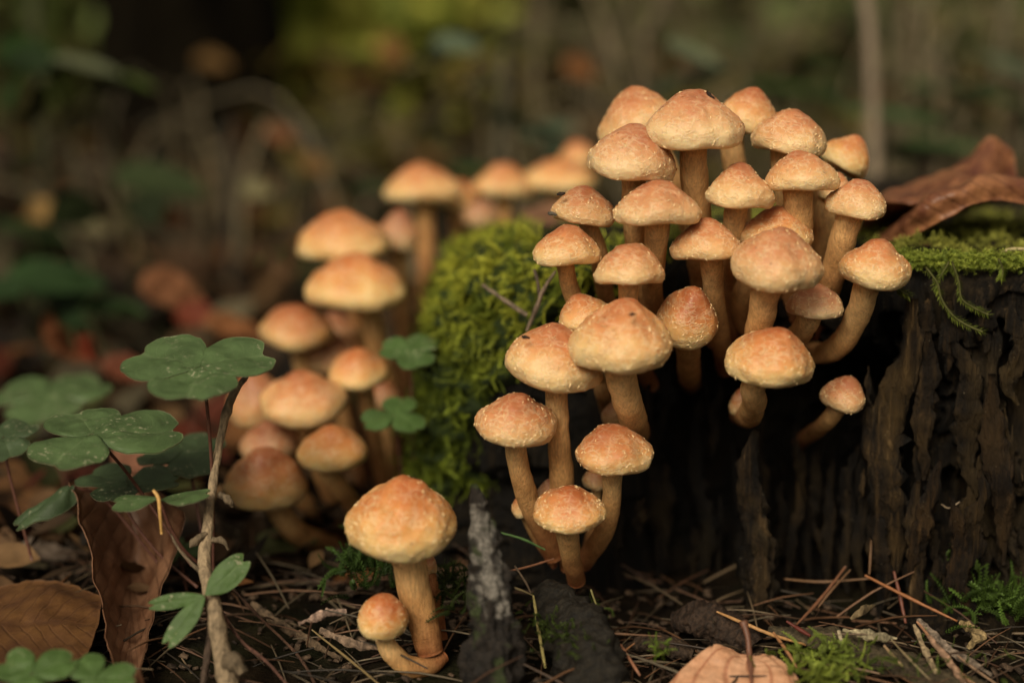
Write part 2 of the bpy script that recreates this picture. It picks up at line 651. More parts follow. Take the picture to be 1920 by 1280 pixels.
def _hit(px, py, r):
    d = ray(px, py)
    ox, oy = -SCX, -SCY
    a = d[0] ** 2 + d[1] ** 2
    b = 2 * (ox * d[0] + oy * d[1])
    c = ox * ox + oy * oy - r * r
    q = b * b - 4 * a * c
    if q < 0:
        t = -b / (2 * a)
    else:
        t = (-b - math.sqrt(q)) / (2 * a)
    return CAM + d * t


def stump_radius(th, z):
    """radius of the wood at angle th (array), height z (array)"""
    x = SCX + base_r(th) * np.cos(th)
    arc = th * SR
    arc = arc + .0055 * fbm(np.stack([arc * 26, z * 34, 0 * z + 12], -1), 3)
    lo = .011 * fbm(np.stack([arc * 22, z * 6, 0 * z], -1), 3)
    rid = 1 - np.abs(fbm(np.stack([arc * 75, z * 7 + 3, 0 * z + 2], -1), 3)) * 1.6
    fib = fbm(np.stack([arc * 330, z * 26, 0 * z + 5], -1), 3)
    fi2 = np.abs(fbm(np.stack([arc * 420, z * 16, 0 * z + 9], -1), 2))
    r = base_r(th) + lo + .0062 * (rid - .6) + .0014 * fib - .0022 * fi2
    # pits and torn edges
    pit = smooth(.16, .34, fbm(np.stack([arc * 48 + 8, z * 24 + 2, 0 * z + 8], -1), 4))
    r = r - .013 * pit
    r = r - .0035 * smooth(.25, .40, fbm(np.stack([arc * 60, z * 110, 0 * z + 4], -1), 3))
    # the hollow under the big cluster, on the camera side
    front = np.sin(th) < 0
    hol = smooth(.030, .050, x) * smooth(.136, .122, x) * smooth(.090, .066, z) * front
    r = r - .055 * hol
    # flare at the foot
    r = r + .018 * smooth(.045, -.01, z) ** 2
    # sloping left shoulder
    dg = np.degrees(th) % 360
    r = r - .015 * smooth(.06, STOP, z) ** 2 * smooth(238, 216, dg) * smooth(150, 190, dg)
    # rounded upper rim
    r = r - .012 * smooth(STOP - .012, STOP, z) ** 2
    return r


def settle(P):
    """the rotten top sinks towards the back left"""
    x, y, z = P[..., 0], P[..., 1], P[..., 2]
    drop = .105 * np.clip(y - .56, 0, None) * smooth(.16, .02, x)
    Q = P.copy()
    Q[..., 2] = z - np.clip(z / STOP, 0, 1.1) * drop
    return Q


def moss_edge(z):
    return np.interp(z, [0, .03, .06, .09, .116], [-.022, -.006, -.002, .012, .050])


def moss_mask(th, z):
    x = SCX + base_r(th) * np.cos(th)
    n = .016 * fbm(np.stack([th * 9, z * 30, 0 * z], -1), 3)
    left = smooth(.008, -.008, x - moss_edge(z) + n)
    return left


def build_stump():
    root = thing('tree_stump', (SCX, SCY, 0), 'dark rotten tree stump with moss on its rim and left flank, carrying the mushroom cluster', 'stump')
    t1 = np.linspace(R(135), R(300), 1250)
    t2 = np.linspace(R(300), R(495), 180)[1:-1]
    th = np.concatenate([t1, t2])
    z = np.linspace(-.02, STOP, 200)
    T, Z = np.meshgrid(th, z, indexing='ij')
    rr = stump_radius(T, Z)
    X, Yv = SCX + rr * np.cos(T), SCY + rr * np.sin(T)
    rows = [np.stack([X, Yv, Z], -1)]
    edge_r = rr[:, -1]
    k = np.linspace(1, 0, 60)[1:] ** 1.0
    T2, K = np.meshgrid(th, k, indexing='ij')
    r2 = edge_r[:, None] * K
    x2, y2 = SCX + r2 * np.cos(T2), SCY + r2 * np.sin(T2)
    top = STOP + (1 - K) * .002 + .006 * fbm(np.stack([x2 * 40, y2 * 40, 0 * x2], -1), 4) * smooth(1, .94, K)
    rows.append(np.stack([x2, y2, top], -1))
    G = settle(np.concatenate(rows, 1))
    V = G.reshape(-1, 3) - np.array([SCX, SCY, 0])
    # wood colour lighter on the right-hand face, with random lighter patches
    gx, gzv = G[..., 0], G[..., 2]
    g = smooth(.13, .16, gx) * 1.0 + .65
    g = g + .8 * smooth(.25, .6, fbm(np.stack([gx * 30, G[..., 1] * 30, gzv * 9], -1), 3))
    C = np.stack([g, g * .97, g * .9], -1).reshape(-1, 3)
    me = make_mesh('wood_body', V, grid_faces(G.shape[0], G.shape[1], wrap_u=True), True, C)
    link('wood_body', me, M_ROT, root)

    # torn splinters standing on the face; each one its own piece
    def splinter(px0, py0, px1, py1, w, prot=.004, gcol=(1.6, 1.45, 1.2), seed=0, taper=(.25, 1, .9, .15), r=SR, flat=.45):
        A = stump_hit(px0, py0, r + prot)
        B = stump_hit(px1, py1, r + prot)
        n = 6
        pts = [A + (B - A) * s for s in np.linspace(0, 1, n)]
        rs = np.random.default_rng(seed)
        out = np.array([A[0] - SCX, A[1] - SCY, 0]); out /= np.linalg.norm(out)
        side = np.cross(out, [0, 0, 1])
        pts = [p + side * rs.normal() * w * .18 + out * rs.normal() * w * .10 for p in pts]
        rad = np.interp(np.linspace(0, 1, n), np.linspace(0, 1, len(taper)), taper) * w * .5
        gcol = tuple(1.35 * q for q in gcol)
        V, Fq = tube(pts, rad, 14, 34, rough=.55, rfreq=1000, flat=flat, seed=seed, flatdir=out, ridge=1)
        me = make_mesh('wood_splinter', V - np.array([SCX, SCY, 0]), Fq, True, np.tile(np.array(gcol), (len(V), 1)))
        return link('wood_splinter', me, M_ROT, root)
    m = .00017
    S = [  # px0,py0 -> px1,py1, width px
        (1420, 800, 1412, 1190, 62, .020, (1.5, 1.35, 1.15)), (1400, 960, 1425, 1200, 70, .018, (1.0, .95, .8)),
        (1690, 560, 1668, 1130, 78, .006, (2.0, 1.8, 1.4)), (1745, 620, 1735, 900, 46, .006, (1.7, 1.5, 1.2)),
        (1800, 640, 1830, 930, 60, .004, (1.3, 1.2, .95)), (1630, 700, 1622, 1120, 38, -.004, (.9, .85, .7)),
        (1600, 830, 1590, 1110, 40, -.008, (.8, .75, .65)), (1870, 700, 1880, 1060, 52, .006, (1.2, 1.0, .8)),
        (1712, 900, 1720, 1180, 44, .010, (2.3, 2.1, 1.8)), (1760, 860, 1700, 1100, 40, .012, (1.5, 1.2, .8)),
        (1500, 900, 1470, 1140, 26, -.012, (1.5, 1.35, 1.1)), (1560, 860, 1555, 1130, 30, -.014, (.8, .75, .65)),
        (1790, 930, 1815, 1200, 42, .012, (1.6, 1.25, .8)), (1905, 560, 1900, 760, 46, .002, (1.5, 1.4, 1.1)),
        (1250, 760, 1235, 1150, 60, -.012, (.7, .65, .55)), (1310, 740, 1325, 1160, 44, -.018, (.6, .6, .5)),
        (1160, 950, 1150, 1160, 44, .000, (.9, .8, .6)), (1845, 880, 1800, 1120, 34, .012, (1.3, 1.1, .7)),
        (1650, 940, 1656, 1160, 36, .008, (1.1, .95, .75)), (1780, 560, 1775, 700, 40, .002, (1.3, 1.1, .8)),
        (1735, 560, 1725, 680, 36, .003, (1.6, 1.4, 1.0)), (1838, 560, 1842, 660, 40, .002, (1.1, 1.0, .8)),
    ]
    for i, (a, b, c, d, w, pr, g) in enumerate(S):
        splinter(a, b, c, d, w * m, pr, g, seed=i + 20)
    rs = np.random.default_rng(55)
    for i in range(46):
        px = rs.uniform(1180, 1915)
        py = rs.uniform(640, 1060)
        L = rs.uniform(60, 220)
        hol = 1240 < px < 1620
        g = rs.uniform(.6, 1.9) * (.6 if hol else 1)  # splinters in the hollow coloured darker to stand for its shade
        splinter(px, py, px + rs.normal() * 14, min(py + L, 1190), rs.uniform(10, 30) * m, -.022 if hol else .003, (g, g * .92, g * .78), seed=i + 90)
    return root


build_stump()


# ------------------------------------------------------------------ moss
def frond_template(nl=13, curve=.35, leaf=.24, wid=.30):
    """bottle-brush moss shoot, unit length along +Z, bending towards +X"""
    V, Fq = [], []
    for i in range(nl):
        s = (i + .3) / nl
        c = np.array([curve * s * s, 0, s * (1 - .25 * curve * s)])
        for q in range(3):
            a = i * 1.1 + q * 2.094
            o = np.array([math.cos(a), math.sin(a), 0])
            t = np.array([-math.sin(a), math.cos(a), 0])
            L = leaf * (1 - .45 * s)
            tip = c + o * L * .85 + np.array([.10 * s * L, 0, L * .55])
            m1 = c + o * L * .4 + t * wid * L * .5 + [0, 0, L * .2]
            m2 = c + o * L * .4 - t * wid * L * .5 + [0, 0, L * .2]
            k = len(V)
            V += [c, m1, tip, m2]
            Fq.append([k, k + 1, k + 2, k + 3])
    # the thread-like stem
    k = len(V)
    for s in (0, .5, 1):
        c = np.array([curve * s * s, 0, s * (1 - .25 * curve * s)])
        V += [c + [0, -.014, 0], c + [0, .014, 0]]
    Fq += [[k, k + 1, k + 3, k + 2], [k + 2, k + 3, k + 5, k + 4]]
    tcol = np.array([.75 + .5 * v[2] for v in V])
    return np.array(V), np.array(Fq), tcol


FT = frond_template(11, .45, .20, .5)
FT_BIG = frond_template(20, .6, .15, .5)
FT2 = frond_template(6, .25, .34, .4)


def scatter_fronds(pos, nrm, size, cols, tpl, droop=None, jitter=.5, seed=1):
    rs = np.random.default_rng(seed)
    Z = nrm + rs.normal(size=nrm.shape) * jitter
    if droop is not None:
        Z[:, 2] -= droop
    X, Yv, Z = frames(Z, rs.uniform(0, 2 * math.pi, len(pos)))
    return instance_template(tpl[0], tpl[1], pos, X, Yv, Z, size, cols, tpl[2])


def moss():
    # flank cushion
    th = np.linspace(R(165), R(258), 420)
    z = np.linspace(-.01, STOP + .002, 170)
    T, Z = np.meshgrid(th, z, indexing='ij')
    mk = moss_mask(T, Z)
    lump = .5 + .5 * fbm(np.stack([T * 24, Z * 95, 0 * Z], -1), 3)
    r = stump_radius(T, Z) * .35 + .65 * (base_r(T) + .018 * smooth(.045, -.01, Z) ** 2) - .004 + mk * (.002 + .018 * np.clip(lump, 0, 1.3)) - (1 - mk) * .05
    r -= .65 * .015 * smooth(.06, STOP, Z) ** 2 * smooth(238, 216, np.degrees(T)) + .016 * smooth(STOP - .012, STOP + .002, Z) ** 2
    P = settle(np.stack([SCX + r * np.cos(T), SCY + r * np.sin(T), Z], -1))
    V = P.reshape(-1, 3)
    bed = link('moss_cushion', make_mesh('moss_cushion', V, grid_faces(420, 170)), M_MOSSBED)
    props(bed, 'dark green matted layer of the moss cushion on the left flank of the stump', 'moss', None, 'stuff')
    rs = np.random.default_rng(11)
    # shoots on the flank
    n = 21000
    iu = rs.integers(2, 418, n); iv = rs.integers(2, 168, n)
    ok = mk[iu, iv] > .55
    iu, iv = iu[ok], iv[ok]
    pos = P[iu, iv]
    du = P[np.minimum(iu + 2, 419), iv] - P[iu - 2, iv]
    dv = P[iu, np.minimum(iv + 2, 169)] - P[iu, iv - 2]
    nr = np.cross(du, dv)
    nr /= np.linalg.norm(nr, axis=1)[:, None]
    outw = pos - np.array([SCX, SCY, 0]); outw[:, 2] = 0
    nr *= np.sign((nr * outw).sum(1))[:, None]
    hgt = pos[:, 2]
    size = rs.uniform(.0045, .0085, len(pos)) * (1 + .25 * (hgt < .04))
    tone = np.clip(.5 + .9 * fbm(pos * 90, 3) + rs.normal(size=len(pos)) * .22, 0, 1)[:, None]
    topw = smooth(.06, .112, hgt)[:, None]  # light painted on upper shoots: coloured brighter and yellower
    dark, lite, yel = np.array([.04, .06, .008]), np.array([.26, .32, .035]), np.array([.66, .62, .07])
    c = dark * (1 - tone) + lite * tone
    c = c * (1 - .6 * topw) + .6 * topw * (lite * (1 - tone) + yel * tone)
    B = Bag()
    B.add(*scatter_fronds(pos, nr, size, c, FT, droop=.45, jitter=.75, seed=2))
    # shoots on the top
    n = 17000
    a = rs.uniform(R(150), R(400), n)
    q = 1 - rs.uniform(0, 1, n) ** 1.5 * .75
    e = stump_radius(a, np.full(n, STOP)) * q
    x, y = SCX + e * np.cos(a), SCY + e * np.sin(a)
    cov = fbm(np.stack([x * 22, y * 22, 0 * x], -1), 3)
    keep = (y < .80) & (cov > -.12)
    x, y = x[keep], y[keep]
    pos = np.stack([x, y, STOP + .001 + .004 * fbm(np.stack([x * 40, y * 40, 0 * x], -1), 4)], -1)
    pos = settle(pos)
    nr = np.tile(np.array([0, 0, 1.0]), (len(pos), 1))
    size = rs.uniform(.0025, .0052, len(pos))
    tone = np.clip(.5 + .6 * fbm(pos * 60 + 3, 3) + rs.normal(size=len(pos)) * .25, 0, 1)[:, None]
    c = np.array([.13, .14, .025]) * (1 - tone) + np.array([.42, .42, .08]) * tone
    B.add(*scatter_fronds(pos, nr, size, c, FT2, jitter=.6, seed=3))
    # fringe over the right-hand front rim
    n = 1500
    px = rs.uniform(1640, 1990, n)
    pos = np.array([stump_hit(p, 492 + rs.uniform(-12, 14), SR - .006) for p in px])
    pos[:, 2] = STOP - rs.uniform(.0, .0035, n) * rs.uniform(0, 1, n)
    outw = pos - np.array([SCX, SCY, 0]); outw[:, 2] = 0; outw /= np.linalg.norm(outw, axis=1)[:, None]
    nr = outw * .5 + np.array([0, 0, .9])
    c = np.array([.12, .16, .02]) + rs.uniform(0, 1, (n, 1)) * np.array([.18, .18, .03])
    B.add(*scatter_fronds(pos, nr, rs.uniform(.0025, .0050, n), c, FT2, jitter=.6, seed=4))
    o = link('moss', B.mesh('moss', False), M_MOSS)
    props(o, 'bright feathery moss covering the stump top and its left flank', 'moss', None, 'stuff')

    # hanging strands on the right, countable: things of their own
    def strand(pts, label, Yoff=.006, size=.0042, col=(.27, .33, .05), bright=1.0):
        P3 = []
        for (px, py) in pts:
            h = stump_hit(px, py, SR + Yoff)
            P3.append(h)
        C = catmull(np.array(P3), 46)
        base = C[0]
        T = np.gradient(C, axis=0); T /= np.linalg.norm(T, axis=1)[:, None]
        B = Bag()
        V, Fq = tube(P3, [.0004] * len(P3), 6, 30)
        B.add(V, Fq, (.10, .10, .03))
        rs2 = np.random.default_rng(len(label))
        pos = np.repeat(C[1:], 3, 0)
        TT = np.repeat(T[1:], 3, 0)
        side = np.cross(TT, np.array([0, 1, 0]))
        sg = np.tile([1, -1, .1], len(C) - 1)[:, None]
        Z = TT * 1.0 + side * sg * .9 + rs2.normal(size=pos.shape) * .15
        X, Yv, Z = frames(Z, np.full(len(pos), 1.5))
        leafV = np.array([[0, 0, 0], [0, .18, .4], [0, 0, 1.0], [0, -.18, .4]])
        g = np.linspace(.5, 1.25, len(C) - 1).repeat(3)[:, None]
        cc = np.array(col) * g * bright + rs2.uniform(0, .02, (len(pos), 3))
        B.add(*instance_template(leafV, np.array([[0, 1, 2, 3]]), pos, X, Yv, Z, rs2.uniform(.0017, .0027, len(pos)), cc))
        me = B.mesh('moss_strand', False)
        for v in (1,):
            pass
        me.transform(Matrix.Translation(-Vector(base)))
        o = link('moss_strand', me, M_MOSS, None, base)
        props(o, label, 'moss strand', 'moss strands hanging over the stump face')
    strand([(1785, 490), (1798, 530), (1803, 560), (1828, 578), (1853, 590)], 'moss strand hanging below the stump rim, its tip curving out farthest right')
    strand([(1735, 500), (1757, 530), (1765, 560), (1785, 590), (1810, 608), (1842, 622)], 'long moss strand trailing lowest down the stump face to the right', .007)
    strand([(1780, 490), (1768, 510), (1755, 535), (1762, 548)], 'short moss strand hanging left of the two long ones')
    strand([(1872, 485), (1880, 505), (1878, 520)], 'stubby moss strand at the rim near the right edge of the photo', .004)
    strand([(1682, 538), (1690, 546), (1702, 553)], 'tiny moss sprig beside the scaly cap on the right of the cluster', .010)


moss()


# ------------------------------------------------------------------ mushrooms
BELL = np.array([(0, 1), (.12, .985), (.25, .93), (.39, .825), (.54, .695), (.70, .56), (.85, .425), (.955, .29), (1, .175), (.985, .08), (.93, .015), (.86, .0)])
DOME = np.array([(0, 1), (.15, .985), (.31, .935), (.48, .845), (.65, .72), (.81, .57), (.93, .41), (.99, .28), (1, .18), (.975, .07), (.92, .012), (.84, .0)])
LENS = np.array([(0, 1), (.14, .985), (.29, .935), (.44, .85), (.60, .75), (.76, .65), (.90, .53), (.98, .41), (1, .31), (.955, .17), (.86, .065), (.72, .0)])
BALL = np.array([(0, 1), (.22, .985), (.43, .92), (.62, .82), (.79, .68), (.91, .53), (.98, .40), (1, .31), (.96, .17), (.86, .06), (.72, .01), (.58, .0)])
mcount = [0]


def mushroom(box, Y, label, stem, roll=0, tilt=0, k=.4, pink=.5, red=.5, val=1.0, group='mushrooms growing from the stump', detail=True, ball=0, stemcol=0, name='mushroom', asym=0, lens=None):
    """box: pixel box of the cap; stem: list of (px,py,width_px[,Y]); the last one is the foot"""
    x0, y0, x1, y1 = box
    if not detail:
        far = lambda q: q + .20 * (q - .446) * (q < .66)
        Y = far(Y)
        stem = [(*q[:3], far(q[3])) for q in stem]
    mcount[0] += 1
    seed = mcount[0]
    rs = np.random.default_rng(seed + 100)
    cy = (y0 + y1) / 2
    m = mpp(cy, Y)
    W = (x1 - x0) * m
    e = math.atan2(-ray(960, cy)[2], ray(960, cy)[1]) + R(tilt)
    wpx = x1 - x0
    se = math.sin(e)
    if lens is None:
        lens = .8 if tilt >= 6 else .3
    by = y1 - .41 * wpx * max(se, 0) * (1 - .22 * lens)
    Hc = (by - y0) / max(math.cos(e), .3) * m
    Hc = max(Hc, .30 * W)
    Bc = at((x0 + x1) / 2, by, Y)
    # foot
    foot = stem[-1]
    fy = foot[3] if len(foot) > 3 else Y
    base = at(foot[0], foot[1], fy)
    root = thing(name, base, label, 'mushroom', group)
    # ---- cap
    nu, nv = (112, 52) if detail else (56, 30)
    prof = BELL * (1 - k) + DOME * k
    prof = prof * (1 - lens) + LENS * lens
    if ball:
        prof = prof * (1 - ball) + BALL * ball
    pr = catmull(prof, nv)
    ang = np.linspace(0, 2 * math.pi, nu, endpoint=False)
    A, I = np.meshgrid(ang, np.arange(nv), indexing='ij')
    rad, zz = pr[:, 0][I], pr[:, 1][I]
    ph = rs.uniform(0, 6.28, 4)
    wob = 1 + .032 * np.sin(2 * A + ph[0]) + .022 * np.sin(3 * A + ph[1]) + .010 * np.sin(5 * A + ph[2])
    rr = rad * wob * W / 2
    z = zz * Hc
    # rim waviness
    z = z + (.035 * np.sin(2 * A + ph[3]) + .02 * np.sin(4 * A + ph[0])) * Hc * smooth(.5, 1, rad)
    X, Yv = rr * np.cos(A), rr * np.sin(A)
    # umbo off the axis
    X = X + (rs.normal() * .035 + asym) * W * zz ** 2
    Yv = Yv + rs.normal() * .02 * W * zz ** 2
    P = np.stack([X, Yv, z], -1)
    nrm = P - np.array([0, 0, Hc * .1]); nrm /= np.linalg.norm(nrm, axis=-1)[..., None] + 1e-9
    d = .00085 * fbm(P * 110 + seed * 5, 3) * (W / .03)
    if detail:
        nn = P * np.array([420, 420, 620]) + seed
        d = d + .00003 * np.abs(fbm(nn, 3)) * smooth(1.0, .55, zz)
        # raised warts where the veil tore
        wv = noise3(P * np.array([330, 330, 430]) + 40 + seed)
        d = d + .00013 * smooth(.30, .62, wv) * smooth(.98, .7, zz)
    P = P + nrm * d[..., None]
    pole = P[:, 0].mean(0)
    P[:, 0] = pole
    Vc = P.reshape(-1, 3)
    Fc = grid_faces(nu, nv, wrap_u=True)
    rot = Euler((R(tilt), R(roll), 0), 'XYZ')
    Mr = rot.to_matrix()
    cap_me = make_mesh('cap', Vc, Fc, True)
    cap = link('cap', cap_me, M_CAP, root, Bc - base)
    cap.rotation_euler = rot
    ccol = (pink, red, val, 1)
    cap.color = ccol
    # ---- gills: a shallow ribbed cone under the cap
    ng = 144 if detail else 48
    ag = np.linspace(0, 2 * math.pi, ng, endpoint=False)
    rg = np.linspace(1, 0, 7)
    AG, RG = np.meshgrid(ag, rg, indexing='ij')
    edge = P[::1, -1]
    er = np.interp(ag, ang, np.hypot(edge[:, 0], edge[:, 1]), period=2 * math.pi)
    ez = np.interp(ag, ang, edge[:, 2], period=2 * math.pi)
    alt = (np.arange(ng) % 2)[:, None]
    ge = er[:, None] * RG
    gzv = ez[:, None] * RG + (1 - RG) * .16 * Hc + alt * .0012 * (W / .03) * np.sin(np.pi * RG)
    Gv = np.stack([ge * np.cos(AG), ge * np.sin(AG), gzv], -1).reshape(-1, 3)
    gl = link('gills', make_mesh('gills', Gv, grid_faces(ng, 7, wrap_u=True), False), M_GILL, root, Bc - base)
    gl.rotation_euler = rot
    # ---- flakes
    if detail:
        nf = int(80 + 4600 * W)
        ui = rs.integers(0, nu, nf)
        vi = (3 + (nv - 8) * np.clip(rs.beta(2.6, 1.7, nf), 0, 1)).astype(int)
        pos = P[ui, vi]
        nn = nrm[ui, vi]
        down = P[ui, np.minimum(vi + 1, nv - 1)] - pos
        down /= np.linalg.norm(down, axis=1)[:, None] + 1e-9
        side = np.cross(nn, down)
        side /= np.linalg.norm(side, axis=1)[:, None] + 1e-9
        a = rs.normal(size=nf)[:, None] * .8
        d2 = down * np.cos(a) + side * np.sin(a)
        s2 = np.cross(nn, d2)
        TV = np.array([[.12, -.85, -.02], [.22, -.40, .10], [.42, 0, .24], [.22, .40, .10], [.12, .85, -.02], [.0, 0, -.03]])
        TF = np.array([[0, 1, 2, 5], [5, 2, 3, 4]])
        V, Fq, _ = instance_template(TV, TF, pos, d2, s2, nn, rs.uniform(.0006, .0013, nf) * (W / .03) ** .5)
        fo = link('scale_flakes', make_mesh('scale_flakes', V, Fq, False), M_FLAKE, cap)
        fo['kind'] = 'stuff'
    # ---- stem
    top = np.array(Mr @ Vector((0, 0, Hc * .35))) + Bc
    pts, rad = [top], [stem[0][2] * m * .5]
    for s in stem:
        ys = s[3] if len(s) > 3 else Y
        pts.append(at(s[0], s[1], ys))
        rad.append(s[2] * mpp(s[1], ys) * .5)
    n = 44 if detail else 22
    V, Fq = tube(pts, rad, 28 if detail else 14, n, rough=.11, rfreq=110, seed=seed)
    V2 = V - base
    tt = np.concatenate([np.repeat(np.linspace(0, 1, n), (len(V) - 2) // n), [0, 1]])
    c0, c1, c2 = np.array([.76, .54, .27]), np.array([.62, .35, .14]), np.array([.24, .080, .028])  # reddish-brown foot pigment, deepened to include shade near the ground
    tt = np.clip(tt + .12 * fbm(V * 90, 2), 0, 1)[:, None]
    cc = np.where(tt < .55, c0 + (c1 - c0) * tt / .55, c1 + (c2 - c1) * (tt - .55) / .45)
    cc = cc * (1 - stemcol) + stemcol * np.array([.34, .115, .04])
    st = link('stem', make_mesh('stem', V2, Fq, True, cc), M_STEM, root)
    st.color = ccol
    return root


FG = 'mushrooms of the cluster on the front of the stump'
L_ = mushroom
# upper storey
L_((1125, 163, 1285, 262), .492, 'back-left cap at the very top of the cluster, its left rim hanging low', [(1232, 262, 44, .494), (1262, 345, 40, .495), (1295, 430, 40, .50), (1330, 560, 34, .51)], roll=-14, tilt=2, k=.9, pink=.55, red=.35, group=FG)
L_((1211, 168, 1393, 278), .452, 'tallest domed cap, centre top of the cluster, on a long thick stem', [(1300, 280, 50, .455), (1307, 400, 54, .465), (1318, 520, 50, .48), (1345, 640, 40, .50)], tilt=0, k=.85, pink=.75, red=.42, group=FG)
L_((1335, 163, 1452, 252), .488, 'cap behind the tallest one, just right of its tip', [(1372, 255, 44, .488), (1382, 340, 44, .49), (1390, 450, 40, .495), (1400, 600, 34, .50)], roll=8, tilt=2, k=.7, pink=.35, red=.42, group=FG)
L_((1404, 203, 1551, 288), .468, 'broad cap at the upper right with fuzzy tip, above the small-tipped one', [(1470, 290, 52, .47), (1478, 380, 46, .475), (1480, 480, 42, .485), (1470, 620, 36, .49)], roll=6, tilt=1, k=.75, pink=.6, red=.38, group=FG)
L_((1526, 246, 1622, 318), .492, 'bright orange cap farthest right at the top, tilted down to the right', [(1548, 322, 32, .492), (1530, 420, 32, .495), (1512, 520, 30, .50), (1500, 600, 28, .50)], roll=32, tilt=0, k=.6, pink=.1, red=.55, group=FG)
L_((1094, 233, 1266, 337), .452, 'wide shaggy cap on the upper left of the cluster, leaning over the small ones', [(1188, 337, 46, .456), (1192, 430, 46, .462), (1212, 540, 42, .475), (1250, 640, 36, .495)], roll=9, tilt=3, k=.75, pink=.8, red=.45, group=FG)
L_((1436, 281, 1572, 358), .450, 'cream cap with a dark wine-coloured tip on the upper right', [(1496, 358, 56, .452), (1497, 430, 54, .458), (1492, 520, 46, .47), (1470, 630, 40, .488)], tilt=1, k=.45, pink=.55, red=.32, group=FG)
L_((1530, 322, 1598, 376), .474, 'small cap mostly hidden between the dark-tipped cap and its right neighbour', [(1556, 378, 46, .475), (1542, 440, 46, .478), (1530, 500, 42, .482), (1510, 590, 36, .49)], roll=4, k=.6, pink=.4, red=.5, group=FG)
L_((1546, 334, 1659, 409), .448, 'conical cap at the right of the cluster beside the curled brown leaf', [(1592, 408, 52, .450), (1575, 470, 50, .456), (1553, 540, 46, .466), (1525, 620, 40, .484)], roll=7, tilt=0, k=.45, pink=.65, red=.42, group=FG)
L_((1321, 307, 1450, 390), .450, 'pointed reddish cap in the middle, right of the thick central stem', [(1380, 390, 42, .453), (1376, 450, 42, .46), (1375, 540, 38, .48), (1372, 640, 34, .495)], roll=5, tilt=1, k=.35, pink=.55, red=.52, group=FG)
L_((1151, 337, 1311, 422), .440, 'wide low cap with a pale lower half, left of the thick central stem', [(1232, 422, 46, .443), (1226, 490, 44, .452), (1224, 560, 40, .468), (1245, 650, 36, .492)], tilt=0, k=.35, pink=.75, red=.48, group=FG)
L_((1035, 349, 1153, 421), .456, 'brownish cap on the far left with black crumbs stuck to its rim', [(1104, 421, 36, .460), (1122, 480, 36, .465), (1135, 550, 34, .475), (1160, 640, 30, .50)], roll=6, tilt=1, k=.45, pink=.6, red=.62, val=.82, group=FG)
L_((998, 423, 1126, 498), .446, 'leftmost cap of the cluster, level with the mossy rim', [(1060, 498, 34, .449), (1070, 540, 34, .454), (1090, 590, 32, .462), (1130, 670, 30, .49)], tilt=1, k=.4, pink=.4, red=.50, group=FG)
L_((1109, 453, 1248, 534), .436, 'cap with a dark scarred tip and pale belly, right of the leftmost cap', [(1178, 534, 38, .438), (1179, 590, 36, .446), (1185, 650, 34, .462), (1220, 720, 30, .492)], tilt=0, k=.45, pink=.6, red=.45, group=FG)
L_((1257, 408, 1390, 488), .444, 'cap in the heart of the cluster, left of the large front one', [(1333, 487, 42, .446), (1340, 560, 40, .458), (1350, 640, 38, .478), (1362, 690, 34, .495)], roll=-3, tilt=2, k=.5, pink=.55, red=.58, group=FG)
L_((1390, 386, 1525, 466), .456, 'cap with a bright orange tip peeping over the large front one', [(1440, 468, 46, .46), (1400, 540, 44, .468), (1392, 590, 42, .48), (1430, 650, 36, .495)], tilt=1, k=.4, pink=.35, red=.62, group=FG)
L_((1360, 427, 1538, 545), .428, 'large scaly cap in front of the cluster, standing over the lowest one', [(1438, 540, 56, .430), (1428, 590, 50, .436), (1418, 640, 46, .446), (1420, 690, 40, .475)], roll=6, tilt=8, k=.4, pink=.7, red=.42, group=FG)
L_((1567, 450, 1704, 541), .440, 'warty cap at the far right on a strongly curved stem', [(1624, 540, 48, .443), (1604, 600, 46, .452), (1572, 650, 44, .464), (1530, 662, 40, .478), (1505, 640, 34, .495)], roll=7, tilt=6, k=.55, pink=.35, red=.48, group=FG)
L_((1474, 533, 1581, 597), .448, 'small shaggy pinkish cap under the right side of the cluster', [(1516, 597, 44, .450), (1500, 625, 44, .46), (1470, 645, 36, .49)], tilt=4, k=.9, pink=1.0, red=.50, group=FG)
L_((1350, 614, 1522, 725), .426, 'lowest large cap of the cluster, conical and orange-yellow, above the dark hollow', [(1412, 722, 46, .430), (1414, 755, 46, .442), (1404, 780, 44, .462), (1390, 778, 40, .490)], roll=7, tilt=8, k=.3, pink=.2, red=.45, group=FG)
L_((1224, 543, 1341, 652), .450, 'glossy orange cap facing forward between the stems of the cluster', [(1290, 655, 46, .462), (1292, 700, 42, .485), (1295, 720, 36, .51)], roll=4, tilt=30, k=.4, pink=.2, red=.66, val=.85, group=FG)
L_((1049, 549, 1150, 614), .446, 'small tilted cap tucked behind the biggest front cap, at its upper left', [(1120, 612, 30, .452), (1140, 670, 30, .465), (1155, 720, 28, .49)], roll=-16, tilt=2, k=.5, pink=.3, red=.45, group=FG)
L_((1533, 704, 1619, 771), .456, 'lone small cone-shaped cap low on the right against the dark wood', [(1568, 768, 32, .458), (1546, 795, 30, .468), (1500, 828, 28, .500)], roll=8, tilt=3, k=.35, ball=.25, pink=.75, red=.66, val=.85, group=FG, asym=.05)
